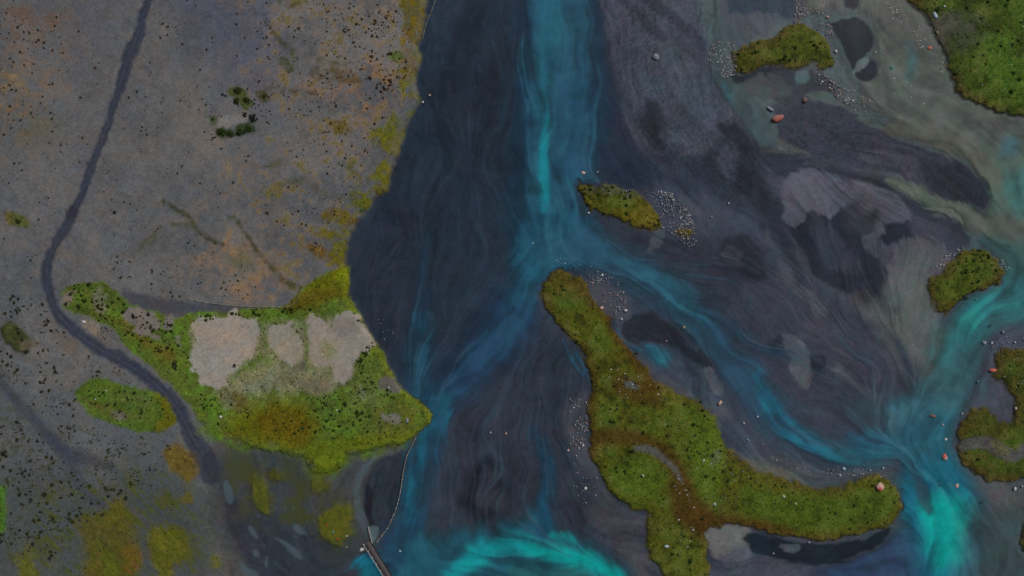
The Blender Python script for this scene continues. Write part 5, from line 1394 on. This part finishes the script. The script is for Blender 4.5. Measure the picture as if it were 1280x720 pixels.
p0, p1 = np.array([459.5, 676.]), np.array([501., 742.])
org = W(*p0)
fb = empty('footbridge', org, label='narrow grey plank footbridge with a pale rail, leaving at the bottom edge', category='footbridge')
dv = (p1 - p0) / np.linalg.norm(p1 - p0); sv = np.array([-dv[1], dv[0]])          # sv: to the lower left of the run
Lb = np.linalg.norm(p1 - p0); nP = int(Lb * S / .22)
lw = lambda q, z: W(q[0], q[1], z) - org
HW = 4.1
pv, pf = [], []
bar(pv, pf, (0, -HW * S, 0), (0, HW * S, 0), .19, .045)
pme = mesh_np('plank', np.array(pv), np.array(pf), M_DECK)
aang = math.atan2(-dv[1], dv[0])
for i in range(nP):
    q = p0 + dv * (i + .5) * Lb / nP
    o = link('plank', pme, fb); o.location = lw(q, .55 + random.uniform(-.008, .008)); o.rotation_euler = (0, 0, aang + random.uniform(-.03, .03)); o.scale = (1, random.uniform(.93, 1.04), 1)
for k in (-.75, .75):
    bars('stringer', [(lw(p0 + sv * HW * k, .44), lw(p1 + sv * HW * k, .44), .14, .16)], M_DARKW, fb)
bars('handrail', [(lw(p0 + sv * (HW + .3) - dv * 1, 1.15), lw(p1 + sv * (HW + .3), 1.15), .11, .07)], M_RAIL, fb)
bars('handrail', [(lw(p0 - sv * (HW + .2) - dv * 2, .80), lw(p1 - sv * (HW + .2), .80), .07, .14)], M_DARKW, fb, label='dark low edge beam of the footbridge')
for i in range(9):
    q = p0 + dv * (1 + i * (Lb - 2) / 8)
    for k in (1, -1):
        bars('post', [(lw(q + sv * k * (HW + .1), -.5), lw(q + sv * k * (HW + .1), 1.12 if k > 0 else .78), .09, .09)], M_RAIL if k > 0 else M_DARKW, fb)

# stakes woven along a curve from the meadow tip to the bridge
ft = smooth(P("519.5,546.5 516.5,553 513,560 509,569 506,580 504,592 502,606 499.5,620 495,636 490,648 484,660 477,670 471.5,677"), False, 5)
fo = W(*ft[0])
fe = empty('stake_fence', fo, label='thin curving stake fence in the water from the meadow tip to the footbridge', category='fence')
seg = np.r_[0, np.cumsum(np.linalg.norm(np.diff(ft, axis=0), axis=1))]
ns_ = 60
for i in range(ns_):
    t = seg[-1] * i / (ns_ - 1); x = np.interp(t, seg, ft[:, 0]) + random.uniform(-.3, .3); y = np.interp(t, seg, ft[:, 1]) + random.uniform(-.3, .3)
    bars('stake', [(W(x, y, -.5) - fo, W(x, y, random.uniform(.35, .6)) - fo, .13, .13)], M_STAKE if random.random() < .6 else M_RAIL, fe)
bars('rail', [(W(*ft[i], .3) - fo, W(*ft[i + 1], .3) - fo, .15, .10) for i in range(len(ft) - 1)], M_STAKE, fe)
bars('shadow_strip', [(W(*(ft[i] + [-.9, .3]), .02) - fo, W(*(ft[i + 1] + [-.9, .3]), .02) - fo, .14, .08) for i in range(len(ft) - 1)], M_DARKW, fe)  # dark strip beside the stakes, their shadow laid down as colour
# the short branch above the bridge head
f2 = smooth(P("461,659 462.5,665 464.5,673 465.5,681 467.5,686"), False, 4); fo = W(*f2[0])
fe2 = empty('stake_fence', fo, label='short pale stake fence running up from the head of the footbridge', category='fence')
for i in range(14):
    k = i / 13 * (len(f2) - 1); j = int(k); q = f2[j] + (f2[min(j + 1, len(f2) - 1)] - f2[j]) * (k - j)
    bars('stake', [(W(*q, -.4) - fo, W(*q, random.uniform(.4, .65)) - fo, .13, .13)], M_RAIL, fe2)
bars('rail', [(W(*f2[i], .42) - fo, W(*f2[i + 1], .42) - fo, .10, .08) for i in range(len(f2) - 1)], M_RAIL, fe2)


def wire_fence(s, label, step=9, wd=.06):
    f = smooth(P(s), False, 4); fo = W(*f[0], 0)
    e = empty('wire_fence', fo, label=label, category='fence')
    sg = np.r_[0, np.cumsum(np.linalg.norm(np.diff(f, axis=0), axis=1))]; n = max(int(sg[-1] / step), 2)
    q = np.column_stack([np.interp(np.linspace(0, sg[-1], n), sg, f[:, k]) for k in (0, 1)])
    z = np.maximum(at_(Z, q[:, 0], q[:, 1]), 0)
    pvv, pff = [], []
    bar(pvv, pff, (0, 0, -.3), (0, 0, .5), .07, .07)
    me = mesh_np('post', np.array(pvv), np.array(pff), M_WIRE)
    for i in range(n):
        o = link('post', me, e); o.location = W(q[i, 0], q[i, 1], z[i]) - fo
    for h in (.42,):
        bars('wire', [(W(*q[i], z[i] + h) - fo, W(*q[i + 1], z[i + 1] + h) - fo, wd, .03) for i in range(n - 1)], M_WIRE, e)


wire_fence("515,86 509,98 502,115 495,135 484,156 472,178 460,203 447,226 436,245 425,262 412,287 402,310 394,330 386,348 380,362 366,382 340,383 300,382 262,378 236,373", 'long thin wire fence along the upper left bank, bending left above the clay pans')
wire_fence("556,-50 549,-14 545,0 540,14 535,26 531,38 529,48", 'short thin wire fence standing in the river margin at the top edge')
